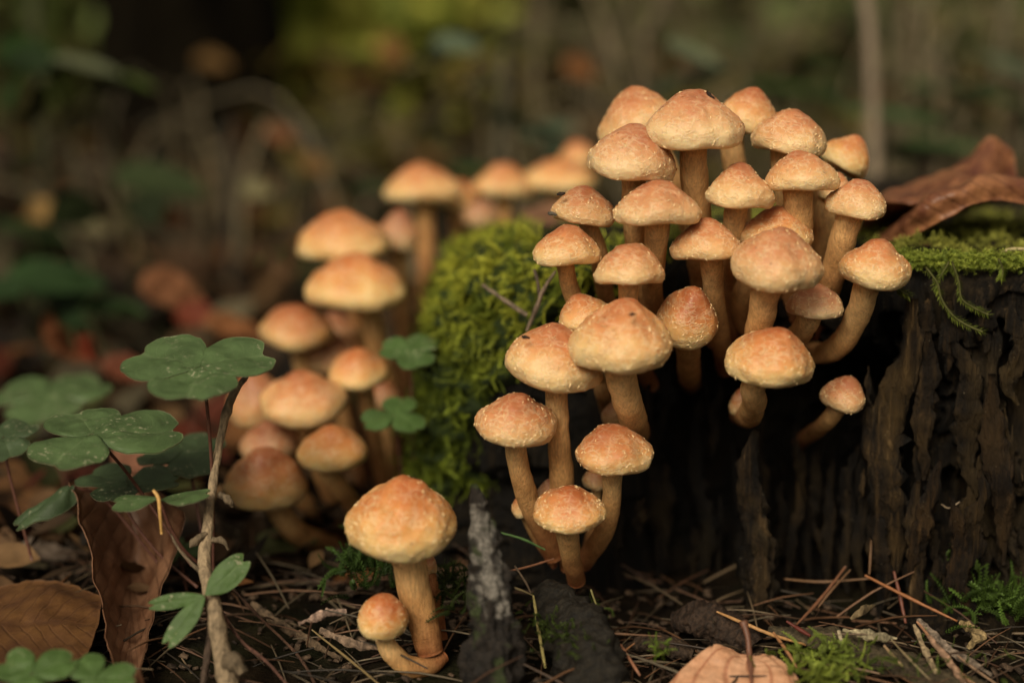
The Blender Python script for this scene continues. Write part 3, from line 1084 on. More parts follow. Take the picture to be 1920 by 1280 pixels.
# lower storey
G2 = 'mushrooms growing from the foot of the stump'
L_((1062, 563, 1263, 698), .424, 'biggest cap in front, peach coloured with pale warts and a torn rim', [(1164, 698, 58, .427), (1176, 750, 56, .434), (1190, 790, 50, .446), (1196, 812, 44, .470), (1200, 815, 38, .52)], tilt=8, k=.6, pink=.35, red=.34, group=G2)
L_((939, 608, 1132, 730), .434, 'large tawny cap on a tall straight stem, partly behind the biggest one', [(1043, 730, 44, .437), (1047, 800, 42, .440), (1052, 880, 44, .445), (1060, 1000, 44, .452), (1070, 1060, 38, .460)], roll=9, tilt=6, k=.6, pink=.45, red=.46, group=G2)
L_((888, 737, 1040, 836), .430, 'brown-topped cap nearest the mossy flank, left of the tall straight stem', [(966, 836, 40, .433), (976, 890, 40, .438), (1000, 960, 42, .445), (1040, 1040, 38, .455)], roll=4, tilt=7, k=.45, pink=.5, red=.60, val=.95, group=G2)
L_((1080, 797, 1223, 890), .432, 'rust-topped cap right of the tall straight stem against the black hollow', [(1148, 890, 36, .435), (1146, 940, 36, .440), (1130, 1000, 38, .447), (1092, 1055, 34, .457)], tilt=7, k=.4, pink=.35, red=.68, val=.92, group=G2)
L_((996, 914, 1134, 996), .424, 'lowest cap of the lower group, round and pale rimmed', [(1064, 995, 42, .428), (1070, 1040, 38, .436), (1082, 1088, 34, .448)], tilt=9, k=.75, pink=.2, red=.52, group=G2)
L_((1006, 898, 1052, 945), .452, 'thumbnail-sized pink cap peeping between two stems', [(1030, 945, 18, .453), (1042, 1000, 18, .458), (1060, 1060, 16, .462)], tilt=8, k=.8, pink=.9, red=.45, group=G2, val=.85)
L_((963, 930, 1006, 969), .450, 'tiny pale button cap beside the curved stem', [(985, 968, 16, .452), (1005, 1010, 16, .458), (1040, 1060, 14, .462)], roll=-20, tilt=8, k=1, ball=.6, pink=.5, red=.15, group=G2, val=.85)
L_((1092, 876, 1140, 918), .462, 'tiny shaded cap hiding behind the rust-topped one', [(1118, 918, 18, .463), (1112, 980, 18, .465), (1090, 1060, 16, .465)], tilt=8, k=.9, pink=.6, red=.4, group=G2, val=.8)
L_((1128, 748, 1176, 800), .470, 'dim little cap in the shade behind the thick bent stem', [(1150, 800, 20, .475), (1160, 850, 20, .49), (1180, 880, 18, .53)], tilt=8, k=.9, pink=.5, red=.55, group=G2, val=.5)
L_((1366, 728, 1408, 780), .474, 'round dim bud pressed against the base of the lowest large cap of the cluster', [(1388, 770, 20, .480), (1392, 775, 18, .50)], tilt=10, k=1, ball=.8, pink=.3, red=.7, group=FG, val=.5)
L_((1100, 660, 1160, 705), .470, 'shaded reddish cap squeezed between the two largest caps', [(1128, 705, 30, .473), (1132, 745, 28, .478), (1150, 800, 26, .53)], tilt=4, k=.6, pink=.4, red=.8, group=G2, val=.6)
# front left pair
G3 = 'mushrooms beside the broken wood splinter'
L_((644, 897, 852, 1047), .408, 'big golden domed cap standing alone in front, left of the wood splinter', [(765, 1045, 64, .412), (775, 1100, 62, .413), (792, 1160, 58, .414), (808, 1222, 50, .414)], tilt=8, k=.55, pink=0, red=.42, group=G3)
L_((667, 1116, 761, 1199), .404, 'small round cap with red crown, on a hooked stem beside the golden one', [(722, 1198, 36, .406), (738, 1226, 38, .407), (765, 1248, 40, .409), (805, 1248, 36, .412), (830, 1228, 30, .416)], roll=8, tilt=8, k=1, ball=.75, pink=0, red=.58, group=G3)
L_((790, 1034, 820, 1076), .432, 'tiny scarlet cap showing behind the thick golden stem', [(804, 1072, 26, .432), (812, 1120, 30, .430), (826, 1200, 30, .426)], tilt=5, k=.8, pink=.5, red=1.0, group=G3, stemcol=.8, val=.9)

# ---- out of focus groups
G4 = 'blurred mushrooms left of the stump'
D = dict(group=G4, detail=False)
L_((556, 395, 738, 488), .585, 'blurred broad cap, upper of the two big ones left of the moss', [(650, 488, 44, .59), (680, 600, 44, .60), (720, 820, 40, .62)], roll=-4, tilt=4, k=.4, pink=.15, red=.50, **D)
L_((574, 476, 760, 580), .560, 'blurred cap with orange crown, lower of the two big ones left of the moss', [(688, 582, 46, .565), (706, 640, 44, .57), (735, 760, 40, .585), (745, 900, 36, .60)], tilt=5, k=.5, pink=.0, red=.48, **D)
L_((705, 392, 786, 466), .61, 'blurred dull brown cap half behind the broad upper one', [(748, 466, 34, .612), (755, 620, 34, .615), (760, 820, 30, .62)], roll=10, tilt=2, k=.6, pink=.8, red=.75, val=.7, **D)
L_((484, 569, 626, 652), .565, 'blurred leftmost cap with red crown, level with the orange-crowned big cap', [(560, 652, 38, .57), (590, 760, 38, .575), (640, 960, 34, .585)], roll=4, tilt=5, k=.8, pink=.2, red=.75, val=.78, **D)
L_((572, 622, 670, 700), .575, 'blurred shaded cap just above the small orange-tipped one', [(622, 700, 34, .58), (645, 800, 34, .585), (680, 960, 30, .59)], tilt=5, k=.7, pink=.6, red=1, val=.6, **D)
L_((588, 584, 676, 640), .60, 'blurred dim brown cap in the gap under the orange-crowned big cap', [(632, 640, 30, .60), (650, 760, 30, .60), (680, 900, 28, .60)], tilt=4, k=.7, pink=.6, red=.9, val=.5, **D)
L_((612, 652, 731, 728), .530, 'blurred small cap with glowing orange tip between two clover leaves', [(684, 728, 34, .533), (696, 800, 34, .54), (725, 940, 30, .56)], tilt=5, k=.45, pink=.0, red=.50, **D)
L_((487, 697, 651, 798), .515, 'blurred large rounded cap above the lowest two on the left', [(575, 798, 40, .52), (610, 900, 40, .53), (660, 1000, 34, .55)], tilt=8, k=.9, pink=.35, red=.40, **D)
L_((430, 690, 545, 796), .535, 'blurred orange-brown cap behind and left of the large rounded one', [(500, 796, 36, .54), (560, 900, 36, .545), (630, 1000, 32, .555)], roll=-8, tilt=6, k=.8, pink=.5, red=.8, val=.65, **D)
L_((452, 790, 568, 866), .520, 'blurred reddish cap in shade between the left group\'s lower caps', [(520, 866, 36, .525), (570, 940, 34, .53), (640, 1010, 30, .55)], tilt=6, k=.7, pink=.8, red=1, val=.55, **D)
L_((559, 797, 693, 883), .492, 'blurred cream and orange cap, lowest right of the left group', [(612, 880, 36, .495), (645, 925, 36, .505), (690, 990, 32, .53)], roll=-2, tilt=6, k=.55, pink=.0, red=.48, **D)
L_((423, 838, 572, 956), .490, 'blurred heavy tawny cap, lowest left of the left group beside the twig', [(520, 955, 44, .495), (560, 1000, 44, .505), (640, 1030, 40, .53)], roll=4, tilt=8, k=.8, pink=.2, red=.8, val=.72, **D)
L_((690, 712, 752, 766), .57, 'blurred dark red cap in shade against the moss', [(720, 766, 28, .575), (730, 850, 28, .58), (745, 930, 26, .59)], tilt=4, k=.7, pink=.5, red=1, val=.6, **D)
L_((721, 307, 869, 379), .70, 'blurred pale flat cap standing highest behind the moss', [(795, 379, 36, .70), (798, 440, 36, .70), (802, 660, 32, .70)], tilt=2, k=.5, pink=.25, red=.48, **D)
L_((820, 338, 893, 394), .73, 'blurred little orange cap right of the pale flat one', [(855, 394, 26, .73), (856, 440, 26, .73), (850, 620, 24, .73)], roll=12, tilt=2, k=.7, pink=.0, red=.5, **D)
L_((884, 306, 1002, 370), .74, 'blurred orange cap behind the moss, leftmost of the three touching ones', [(945, 370, 30, .74), (945, 420, 30, .74), (940, 600, 28, .74)], roll=3, tilt=2, k=.5, pink=.2, red=.58, **D)
L_((978, 298, 1118, 357), .75, 'blurred wide yellow cap behind the moss, middle of the three touching ones', [(1045, 357, 32, .75), (1045, 400, 32, .75), (1040, 580, 28, .75)], tilt=2, k=.6, pink=.1, red=.42, **D)
L_((1048, 262, 1122, 316), .78, 'blurred small cap touching the shaggy left cap of the front cluster', [(1090, 316, 26, .78), (1090, 380, 26, .78), (1085, 560, 24, .78)], roll=-14, tilt=2, k=.6, pink=.2, red=.6, **D)
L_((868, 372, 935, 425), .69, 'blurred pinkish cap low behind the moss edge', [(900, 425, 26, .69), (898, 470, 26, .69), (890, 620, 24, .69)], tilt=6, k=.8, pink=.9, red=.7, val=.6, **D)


def crumb(px, py, Y, w, label, seed, col=(.03, .018, .012)):
    c = at(px, py, Y)
    m = mpp(py, Y)
    rs = np.random.default_rng(seed)
    A = c + np.array([-w * m * .5, 0, rs.normal() * w * m * .2]); B = c + np.array([w * m * .5, 0, rs.normal() * w * m * .3])
    V, Fq = tube([A, (A + B) / 2, B], [w * m * .12, w * m * .22, w * m * .08], 8, 10, rough=.5, rfreq=900, seed=seed)
    o = link('debris_crumb', make_mesh('debris_crumb', V - c, Fq, True, np.tile(col, (len(V), 1))), M_WOODCHIP, None, c)
    props(o, label, 'debris')


crumb(1052, 366, .449, 16, 'black crumb stuck on the shoulder of the brownish far-left cap', 1)
crumb(1036, 400, .450, 18, 'grey crumb stuck on the left rim of the brownish far-left cap', 2, (.10, .09, .07))
crumb(1335, 180, .448, 20, 'tiny dark bark shred near the tip of the tallest domed cap', 3)
crumb(1186, 588, .410, 14, 'dark shred lying across the top of the biggest front cap', 4, (.10, .04, .02))
crumb(986, 628, .421, 16, 'black crumb on the upper left shoulder of the large tawny cap', 5)

# ------------------------------------------------------------------ leaves as sheets
def sheet(name, rows, mat, label, cat, nu=60, nv=34, thick=.00035, wrinkle=.0012, wf=70, group=None, parent=None, base=None, seed=0, corr=0, corrv=0):
    """rows: control rows of (px,py,Y); columns run along the leaf"""
    G = np.array([[at(*p) for p in r] for r in rows])
    A = np.array([catmull(r, nu) for r in G])           # rows x nu
    S = np.stack([catmull(A[:, j], nv) for j in range(nu)])  # nu x nv x 3
    du = np.gradient(S, axis=0)
    dv = np.gradient(S, axis=1)
    N = np.cross(du, dv)
    N /= np.linalg.norm(N, axis=-1)[..., None] + 1e-12
    d = wrinkle * fbm(S * wf + seed, 4)
    uu, vv = np.meshgrid(np.linspace(0, 1, nu), np.linspace(0, 1, nv), indexing='ij')
    if corr:
        d = d + corr * np.cos(2 * math.pi * 8 * (uu - .75 * np.abs(vv - .5)))
    if corrv:
        d = d + corrv * np.cos(2 * math.pi * (np.abs(vv - .5) * 7 + uu * 1.1)) * smooth(0, .4, uu)
    S = S + N * d[..., None]
    top = S + N * thick
    V = np.concatenate([S.reshape(-1, 3), top.reshape(-1, 3)])
    Fq = grid_faces(nu, nv)
    n = nu * nv
    ring = np.concatenate([np.arange(nv), (np.arange(1, nu) * nv + nv - 1), (nu - 1) * nv + np.arange(nv - 2, -1, -1), np.arange(nu - 2, 0, -1) * nv])
    r2 = np.roll(ring, -1)
    side = np.stack([ring, r2, r2 + n, ring + n], -1)
    Fq = np.vstack([Fq[:, ::-1], Fq + n, side])
    uv = np.concatenate([np.stack([uu, vv], -1).reshape(-1, 2)] * 2)
    if parent is None:
        base = V.mean(0)
        o = link(name, make_mesh(name, V - base, Fq, True, None, uv), mat, None, base)
        props(o, label, cat, group)
    else:
        o = link(name, make_mesh(name, V - base, Fq, True, None, uv), mat, parent)
    return o


def leaf_shape(L, W, nu=44, nv=22, fold=.25, curl=.1, corr=.0005, shape='beech', wr=.0008, seed=0, thick=.0003):
    """leaf along +X from the stalk, width on Y, up Z.  returns V,F,uv"""
    u = np.linspace(0, 1, nu)
    if shape == 'beech':
        w = np.sin(np.pi * u ** .72) ** .75
    elif shape == 'heart':     # sorrel leaflet: widens to the notched end
        w = (np.sin(np.pi * .5 * np.clip(u * 1.35, 0, 1)) ** 1.1) * (1 - smooth(.86, 1.0, u) * .25)
    elif shape == 'oval':
        w = np.sin(np.pi * u ** .85) ** .6
    else:
        w = np.sin(np.pi * u) ** .8
    w = np.maximum(w, .02)
    uu, vv = np.meshgrid(u, np.linspace(-1, 1, nv), indexing='ij')
    X = uu * L
    Yv = vv * w[:, None] * W / 2
    if shape == 'heart':
        al = vv * R(70)
        ro = (1 - .15 * np.exp(-(vv / .13) ** 2)) * np.cos(al * .80) ** .35 * np.maximum(1 - np.abs(vv) ** 5, .02) ** .5
        X = uu * ro * np.cos(al) * L
        Yv = uu * ro * np.sin(al) * W * .62
    Z = np.abs(Yv) * fold + curl * L * (uu ** 2) * -1
    Z = Z + corr * np.cos(2 * math.pi * 8 * (uu - .38 * np.abs(vv))) * np.abs(vv) ** .5
    Z = Z + wr * fbm(np.stack([X * 90, Yv * 90, 0 * X + seed], -1), 3)
    S = np.stack([X, Yv, Z], -1)
    V = np.concatenate([S.reshape(-1, 3), (S + [0, 0, thick]).reshape(-1, 3)])
    Fq = grid_faces(nu, nv)
    n = nu * nv
    ring = np.concatenate([np.arange(nv), (np.arange(1, nu) * nv + nv - 1), (nu - 1) * nv + np.arange(nv - 2, -1, -1), np.arange(nu - 2, 0, -1) * nv])
    r2 = np.roll(ring, -1)
    Fq = np.vstack([Fq[:, ::-1], Fq + n, np.stack([ring, r2, r2 + n, ring + n], -1)])
    uv = np.concatenate([np.stack([uu, (vv + 1) / 2], -1).reshape(-1, 2)] * 2)
    return V, Fq, uv


def basis(xdir, up):
    x = np.array(xdir, float); x /= np.linalg.norm(x)
    z = np.array(up, float); z = z - x * z.dot(x); z /= np.linalg.norm(z)
    y = np.cross(z, x)
    return x, y, z


# the curled leaf on the stump
sheet('dry_leaf', [
    [(1664, 449, .505), (1703, 443, .498), (1768, 412, .490), (1822, 386, .490), (1870, 376, .495), (1965, 392, .500)],
    [(1650, 447, .512), (1703, 402, .503), (1744, 369, .498), (1796, 352, .498), (1850, 334, .503), (1965, 336, .508)],
    [(1630, 446, .550), (1690, 438, .575), (1730, 422, .580), (1790, 402, .580), (1860, 382, .580), (1945, 372, .580)],
    [(1606, 440, .535), (1650, 392, .515), (1718, 384, .508), (1775, 362, .513), (1850, 345, .53), (1925, 338, .55)],
    [(1606, 436, .537), (1657, 374, .518), (1722, 376, .511), (1775, 352, .518), (1850, 336, .535), (1905, 335, .55)],
    [(1610, 432, .55), (1660, 366, .555), (1755, 326, .555), (1812, 300, .555), (1860, 258, .555), (1897, 286, .555)],
], M_LEAF_TOP, 'curled reddish-brown dead leaf lying on the mossy stump top at the right', 'leaf', 90, 90, wrinkle=.0016, wf=70)
# dull leaf on the stump behind the cluster, left
sheet('dry_leaf', [
    [(972, 392, .66), (1010, 384, .66), (1050, 380, .65)],
    [(985, 418, .64), (1030, 408, .64), (1075, 402, .63)],
    [(1000, 425, .63), (1060, 430, .62), (1110, 428, .62)],
], M_LEAF_STAND, 'blurred dark red dead leaf on the moss behind the leftmost caps', 'leaf', 24, 16, wrinkle=.002)

# beech leaf at the bottom
bl_base = at(1404, 1228, .402)
t = thing('beech_leaf', bl_base, 'pinkish-brown ribbed beech leaf with its stalk up, cut by the bottom of the photo', 'leaf')
sheet('blade', [
    [(1400, 1227, .402), (1345, 1210, .402), (1292, 1240, .397), (1252, 1284, .390), (1205, 1345, .382)],
    [(1402, 1230, .401), (1365, 1232, .398), (1328, 1264, .393), (1298, 1305, .387), (1280, 1350, .381)],
    [(1405, 1232, .400), (1408, 1256, .396), (1409, 1290, .390), (1410, 1320, .385), (1410, 1362, .380)],
    [(1409, 1230, .401), (1442, 1244, .397), (1468, 1276, .391), (1484, 1312, .386), (1496, 1354, .381)],
    [(1411, 1227, .402), (1448, 1228, .402), (1484, 1256, .396), (1509, 1290, .390), (1550, 1345, .382)],
], M_LEAF_BEECH, None, None, 80, 60, wrinkle=.0012, wf=80, corr=.00008, parent=t, base=bl_base)
pv = [at(1410, 1285, .389), at(1407, 1252, .395), at(1405, 1228, .400), at(1402, 1195, .403), at(1394, 1164, .406)]
V, Fq = tube(pv, [.0003, .0006, .0009, .0008, .0013], 10, 30, rough=.2)
link('stalk', make_mesh('stalk', V - bl_base, Fq, True, np.tile([.14, .06, .035], (len(V), 1))), M_STRAW, t)

# standing brown leaf at left
sheet('dry_leaf', [
    [(128, 905, .455), (150, 960, .448), (172, 1060, .435), (195, 1170, .415), (222, 1300, .385)],
    [(200, 880, .48), (215, 960, .475), (222, 1060, .46), (228, 1170, .435), (236, 1300, .39)],
    [(270, 900, .48), (275, 970, .478), (272, 1070, .465), (258, 1180, .435), (248, 1300, .392)],
    [(345, 960, .455), (335, 1010, .450), (305, 1090, .438), (280, 1190, .42), (262, 1300, .385)],
], M_LEAF_STAND, 'brown dead leaf standing upright and folded below the clover leaves', 'leaf', 50, 40, wrinkle=.0015, corr=.00012)
sheet('dry_leaf', [
    [(-60, 1115, .45), (40, 1085, .455), (110, 1088, .455), (192, 1120, .445)],
    [(-60, 1180, .415), (40, 1170, .42), (110, 1170, .42), (184, 1170, .42)],
    [(-60, 1270, .38), (40, 1262, .383), (110, 1252, .387), (165, 1222, .40)],
], M_LEAF_FLAT, 'large flat ochre leaf on the ground in the lower left corner', 'leaf', 40, 30, wrinkle=.0018)
sheet('dry_leaf', [
    [(-40, 890, .60), (20, 868, .61), (60, 872, .61), (120, 905, .60)],
    [(-40, 930, .57), (20, 920, .575), (70, 925, .57), (120, 930, .57)],
    [(-40, 975, .54), (20, 985, .54), (70, 965, .545), (110, 945, .55)],
], M_LEAF_FLAT, 'blurred orange-brown leaf behind the left clover stalks', 'leaf', 24, 16, wrinkle=.003)


# ------------------------------------------------------------------ wood sorrel
def leaf_clover(c, L, yaw, tiltx, tilty, mat, label, stalk, wids=None, sizes=(1, 1, 1), angs=(0, 120, 240), wid=1.12, fold=.15, droop=.10, group='wood sorrel leaves at the left', ndet=40, pitch=None):
    """c centre (px,py,Y), L leaflet length in px; stalk list of (px,py,Y)"""
    C = at(*c)
    m = mpp(c[1], c[2])
    foot = at(*stalk[-1]) if stalk else C
    root = thing('sorrel_leaf', foot, label, 'plant', group)
    for k, (s, a) in enumerate(zip(sizes, angs)):
        if s <= 0: continue
        l = L * m * s
        V, Fq, uv = leaf_shape(l, l * (wid if wids is None else wids[k]), ndet, ndet * 3 // 4, fold=fold, curl=droop, corr=.0000, shape='heart', wr=.0013, seed=k + c[0])
        E = (Euler((R(tiltx), R(tilty), 0)).to_matrix() @ Euler((0, R(0 if pitch is None else pitch[k]), R(yaw + a))).to_matrix())
        Vw = V @ np.array(E).T
        link('leaflet', make_mesh('leaflet', Vw + (C - foot), Fq, True, None, uv), mat, root)
    if stalk:
        P = [C] + [at(*s) for s in stalk]
        V, Fq = tube(P, [.00055] * len(P), 8, 26)
        link('stalk', make_mesh('stalk', V - foot, Fq, True, np.tile([.11, .045, .03], (len(V), 1))), M_STRAW, root)
    return root


leaf_clover((376, 688, .425), 136, -90, 17, 0, M_SORREL, 'large grey-green clover-like leaf, highest at the left, in front of the orange caps', [(388, 760, .427), (398, 900, .43), (400, 1080, .43)], angs=(0, 118, 245), sizes=(1.0, 1.05, 1.15), wid=1.55, droop=.02, fold=.06)
leaf_clover((175, 815, .430), 148, -110, 12, 3, M_SORREL, 'broad clover-like leaf with pale chewed flecks at the far left', [(225, 870, .435), (270, 930, .44), (360, 1060, .44)], angs=(0, 130, 232), sizes=(.95, 1.15, .9), wid=1.4, droop=.06, fold=.08)
leaf_clover((235, 905, .450), 105, -100, 8, 0, M_SORREL_D, 'darker clover-like leaf right below the flecked one', [(240, 960, .45), (300, 1040, .45), (370, 1100, .45)], angs=(0, 110, 250), sizes=(.8, 1.0, 1.0), wid=1.4, droop=.05)
leaf_clover((300, 936, .415), 98, 8, 10, -4, M_SORREL, 'small narrow clover-like leaf with a pale thread hanging from its centre', [(318, 985, .418), (345, 1030, .42), (388, 1068, .425)], angs=(0, 176, 90), sizes=(1, .95, .0), wid=.85, droop=.0, fold=-.1, ndet=36)
leaf_clover((385, 1116, .400), 108, 0, 62, 0, M_SORREL_B, 'bright clover-like leaf low on the twig with three spread leaflets', [(390, 1150, .405), (400, 1210, .405)], angs=(44, 190, 234), sizes=(1.0, 1.05, 1.12), wids=(.62, .32, .42), droop=.02, fold=.10)
leaf_clover((60, 1262, .372), 84, 30, 25, 0, M_SORREL_B, 'clover-like leaf cut off by the lower left corner of the photo', [(60, 1310, .372), (70, 1400, .37)], angs=(0, 120, 240), sizes=(1, 1, 1), wid=1.2)
leaf_clover((180, 1272, .372), 76, 10, 28, 0, M_SORREL_B, 'clover-like leaf at the bottom edge, right of the cut-off corner one', [(180, 1320, .372), (180, 1400, .37)], angs=(0, 120, 240), sizes=(1, 1, 1), wid=1.2)
leaf_clover((140, 912, .455), 120, 205, 12, -14, M_SORREL_D, 'drooping clover-like leaf pointing to the lower left', [(200, 940, .46), (300, 1060, .46)], angs=(0, 90, 240), sizes=(1.1, .0, .0), wid=.8, droop=.25)
leaf_clover((345, 850, .470), 90, -60, 16, 0, M_SORREL_D, 'dull dark leaf in the shade behind the twig', [(360, 900, .47), (385, 1040, .46)], angs=(0, 120, 235), wid=1.4)
leaf_clover((5, 820, .46), 75, -60, 18, 0, M_SORREL_D, 'grey-green leaf cut by the left edge of the photo', [(20, 900, .46), (60, 1050, .46)], wid=1.4)
leaf_clover((90, 740, .56), 120, -80, 12, 0, M_SORREL, 'blurred green leaf at the left edge above the flecked one', [(110, 860, .56), (140, 960, .56)], wid=1.5, ndet=20)
leaf_clover((770, 655, .515), 62, -70, 24, 0, M_SORREL_B, 'blurred bright leaf touching the moss, upper of two', [(772, 720, .52), (775, 860, .53)], wid=1.5, ndet=20, group='wood sorrel leaves against the moss')
leaf_clover((740, 778, .505), 66, -40, 24, 0, M_SORREL_B, 'blurred bright leaf touching the moss, lower of two', [(748, 840, .51), (755, 930, .52)], wid=1.3, ndet=20, group='wood sorrel leaves against the moss')
leaf_clover((330, 1030, .47), 50, 0, 18, 0, M_SORREL_B, 'small round green leaf in shade behind the twig foot', [(340, 1060, .47), (350, 1110, .46)], wid=1.3, ndet=20)
leaf_clover((360, 700, .60), 90, 30, 12, 0, M_SORREL, 'blurred leaf half hidden behind the large grey-green one', [(360, 800, .6), (360, 900, .6)], wid=1.4, ndet=20)
# pale thread
V, Fq = tube([at(287, 918, .412), at(297, 934, .411), at(300, 965, .410), at(303, 1000, .411)], [.0005, .0006, .0005, .0004], 8, 24)
b0 = V.mean(0)
props(link('plant_thread', make_mesh('plant_thread', V - b0, Fq, True, np.tile([.55, .32, .10], (len(V), 1))), M_STRAW, None, b0), 'thin orange plant thread hanging from the centre of the narrow leaf', 'needle')


# ------------------------------------------------------------------ twigs, splinter, straws
def twig(name, pts, w, label, cat, col, mat=M_BARKTWIG, ns=14, n=60, rough=.35, rf=260, group=None, seed=0, knots=()):
    P = [at(*p) for p in pts]
    rad = [wi * mpp(p[1], p[2]) * .5 for wi, p in zip(w, pts)]
    V, Fq = tube(P, rad, ns, n, rough=rough, rfreq=rf, seed=seed)
    c = np.tile(np.array(col, float), (len(V), 1)) * (1 + .5 * np.clip(fbm(V * 200 + seed, 3), -1, 1))[:, None]
    base = P[-1]
    if not knots:
        o = link(name, make_mesh(name, V - base, Fq, True, np.clip(c, .004, 1)), mat, None, base)
        return props(o, label, cat, group)
    root = thing(name, base, label, cat, group)
    link('branch', make_mesh('branch', V - base, Fq, True, np.clip(c, .004, 1)), mat, root)
    for i, (kp, kw) in enumerate(knots):
        K = [at(*q) for q in kp]
        V, Fq = tube(K, [a * mpp(q[1], q[2]) * .5 for a, q in zip(kw, kp)], 10, 18, rough=.5, rfreq=300, seed=i)
        link('side_shoot', make_mesh('side_shoot', V - base, Fq, True, np.tile(np.array(col) * .55, (len(V), 1))), mat, root)
    return root


twig('twig', [(462, 705, .445), (432, 752, .438), (408, 850, .432), (396, 930, .426), (388, 1000, .420), (384, 1060, .414), (402, 1140, .402), (415, 1210, .397), (432, 1300, .390)],
     [9, 17, 15, 17, 20, 24, 30, 34, 40], 'upright knobbly grey-brown twig between the clover leaves and the blurred mushrooms', 'twig', (.26, .19, .115), seed=3, rough=.30,
     knots=[([(410, 925, .425), (430, 938, .424), (436, 950, .424)], [14, 16, 4]), ([(388, 1000, .419), (366, 1014, .417), (356, 1026, .416)], [14, 18, 5]),
            ([(398, 1010, .419), (418, 1015, .418), (428, 1030, .418)], [12, 12, 4]), ([(420, 1240, .394), (440, 1240, .390), (455, 1262, .388)], [24, 34, 20]),
            ([(384, 1075, .412), (366, 1062, .412), (335, 1028, .413), (320, 1000, .414)], [8, 7, 5, 4])])
twig('dark_stalk', [(385, 1080, .41), (395, 1160, .405), (380, 1290, .395)], [10, 12, 14], 'thin dark stalk running down close beside the knobbly twig', 'twig', (.07, .045, .03), n=30)
twig('dark_stalk', [(410, 1140, .41), (452, 1200, .405), (500, 1240, .40), (545, 1290, .395)], [7, 6, 6, 6], 'thin reddish stalk curving from the twig to the bottom edge', 'twig', (.10, .045, .03), n=30, group=None)
twig('dark_stalk', [(425, 1090, .43), (480, 1150, .43), (560, 1230, .42), (600, 1300, .40)], [7, 6, 6, 6], 'thin dark stalk arching behind the small round cap', 'twig', (.07, .035, .02), n=30)
# twigs on moss
twig('dead_twig', [(905, 534, .485), (945, 562, .480), (988, 591, .478)], [7, 8, 9], 'short pale twig slanting across the moss below the rim', 'twig', (.20, .15, .10), n=24)
twig('dead_twig', [(1042, 508, .475), (1018, 545, .473), (1008, 572, .473), (988, 620, .476)], [6, 8, 9, 6], 'thin forked twig standing against the moss near the leftmost caps', 'twig', (.17, .12, .08), n=24,
     knots=[([(1012, 560, .473), (1008, 530, .474), (1001, 505, .476)], [7, 6, 5])])
twig('dead_twig', [(1150, 425, .478), (1132, 452, .474), (1122, 476, .470)], [3, 4, 3], 'hair-thin twig sticking out between two caps on the left', 'twig', (.08, .06, .05), n=16)


def wood_piece(pts, w, label, col, flat=.5, seed=0, name='wood_splinter', cat='wood', rough=.6, rf=260, ns=44, n=110, lichen=False, ridge=1, group=None, fd=(0, -1, .1)):
    P = [at(*p) for p in pts]
    rad = [wi * mpp(p[1], p[2]) * .5 for wi, p in zip(w, pts)]
    V, Fq = tube(P, rad, ns, n, rough=rough, rfreq=rf, flat=flat, seed=seed, ridge=ridge, flatdir=fd)
    nn = fbm(V * np.array([700, 700, 160]) + seed, 3)
    c = np.array(col) * (1 + .8 * np.clip(nn, -.9, 1.5))[:, None]
    if lichen:
        A, B = at(895, 975, .40), at(935, 1135, .40)
        ax = B - A
        s = np.clip(((V - A) @ ax) / ax.dot(ax), -.25, 1.1)
        ctr = A + s[:, None] * ax
        dd = np.hypot(V[:, 0] - ctr[:, 0], V[:, 2] - ctr[:, 2])
        lm = smooth(.0042, .0010, dd + .0045 * fbm(V * 260, 3)) * (s > -.2) * (s < 1.05)
        c = c * (1 - lm[:, None]) + lm[:, None] * np.array([.15, .135, .115]) * (1 + .35 * fbm(V * 900, 3))[:, None]
        gm = smooth(.3, .55, fbm(V * 160 + 7, 3)) * .7 * (1 - lm)
        c = c * (1 - gm[:, None]) + gm[:, None] * np.array([.035, .05, .012])
    base = P[-1]
    o = link(name, make_mesh(name, V - base, Fq, True, np.clip(c, .003, 1)), M_WOODCHIP, None, base)
    return props(o, label, cat, group)


wood_piece([(888, 908, .400), (897, 945, .400), (905, 1000, .400), (914, 1060, .399), (920, 1130, .397), (924, 1200, .395), (928, 1320, .392)],
           [16, 38, 56, 72, 90, 102, 112], 'upright broken dark wood splinter streaked with whitish lichen', (.014, .010, .007), flat=.62, seed=5, rough=.42, rf=330, lichen=True, n=150, ns=60)
wood_piece([(1262, 1165, .440), (1310, 1160, .437), (1370, 1185, .432), (1420, 1215, .425)], [36, 84, 80, 50], 'short round piece of dark rotten wood behind the beech leaf', (.030, .017, .010), flat=.8, seed=8, rough=.28, rf=260, n=140, ridge=0, fd=(0, 0, 1))
wood_piece([(1440, 1180, .425), (1540, 1195, .42), (1650, 1235, .41), (1800, 1290, .395), (1900, 1320, .39)], [20, 62, 70, 80, 70], 'long flat mossy root slanting down to the lower right corner', (.060, .045, .024), flat=.4, seed=9, name='root', rough=.3, rf=200, n=110, fd=(0, -.4, 1))
wood_piece([(1020, 1100, .43), (1060, 1160, .42), (1110, 1250, .40), (1130, 1320, .39)], [50, 110, 130, 110], 'dark mossy lump of wood at the bottom, right of the splinter', (.013, .010, .006), flat=.8, seed=10, rough=.30, rf=170, n=140, ridge=0)
wood_piece([(1170, 1215, .425), (1215, 1205, .422), (1262, 1212, .420), (1300, 1225, .418)], [20, 44, 48, 30], 'crumbly dark bark piece left of the beech leaf', (.040, .024, .014), flat=.7, seed=12, rough=.32, rf=300, n=120, ridge=0, fd=(0, 0, 1), name='bark_piece')
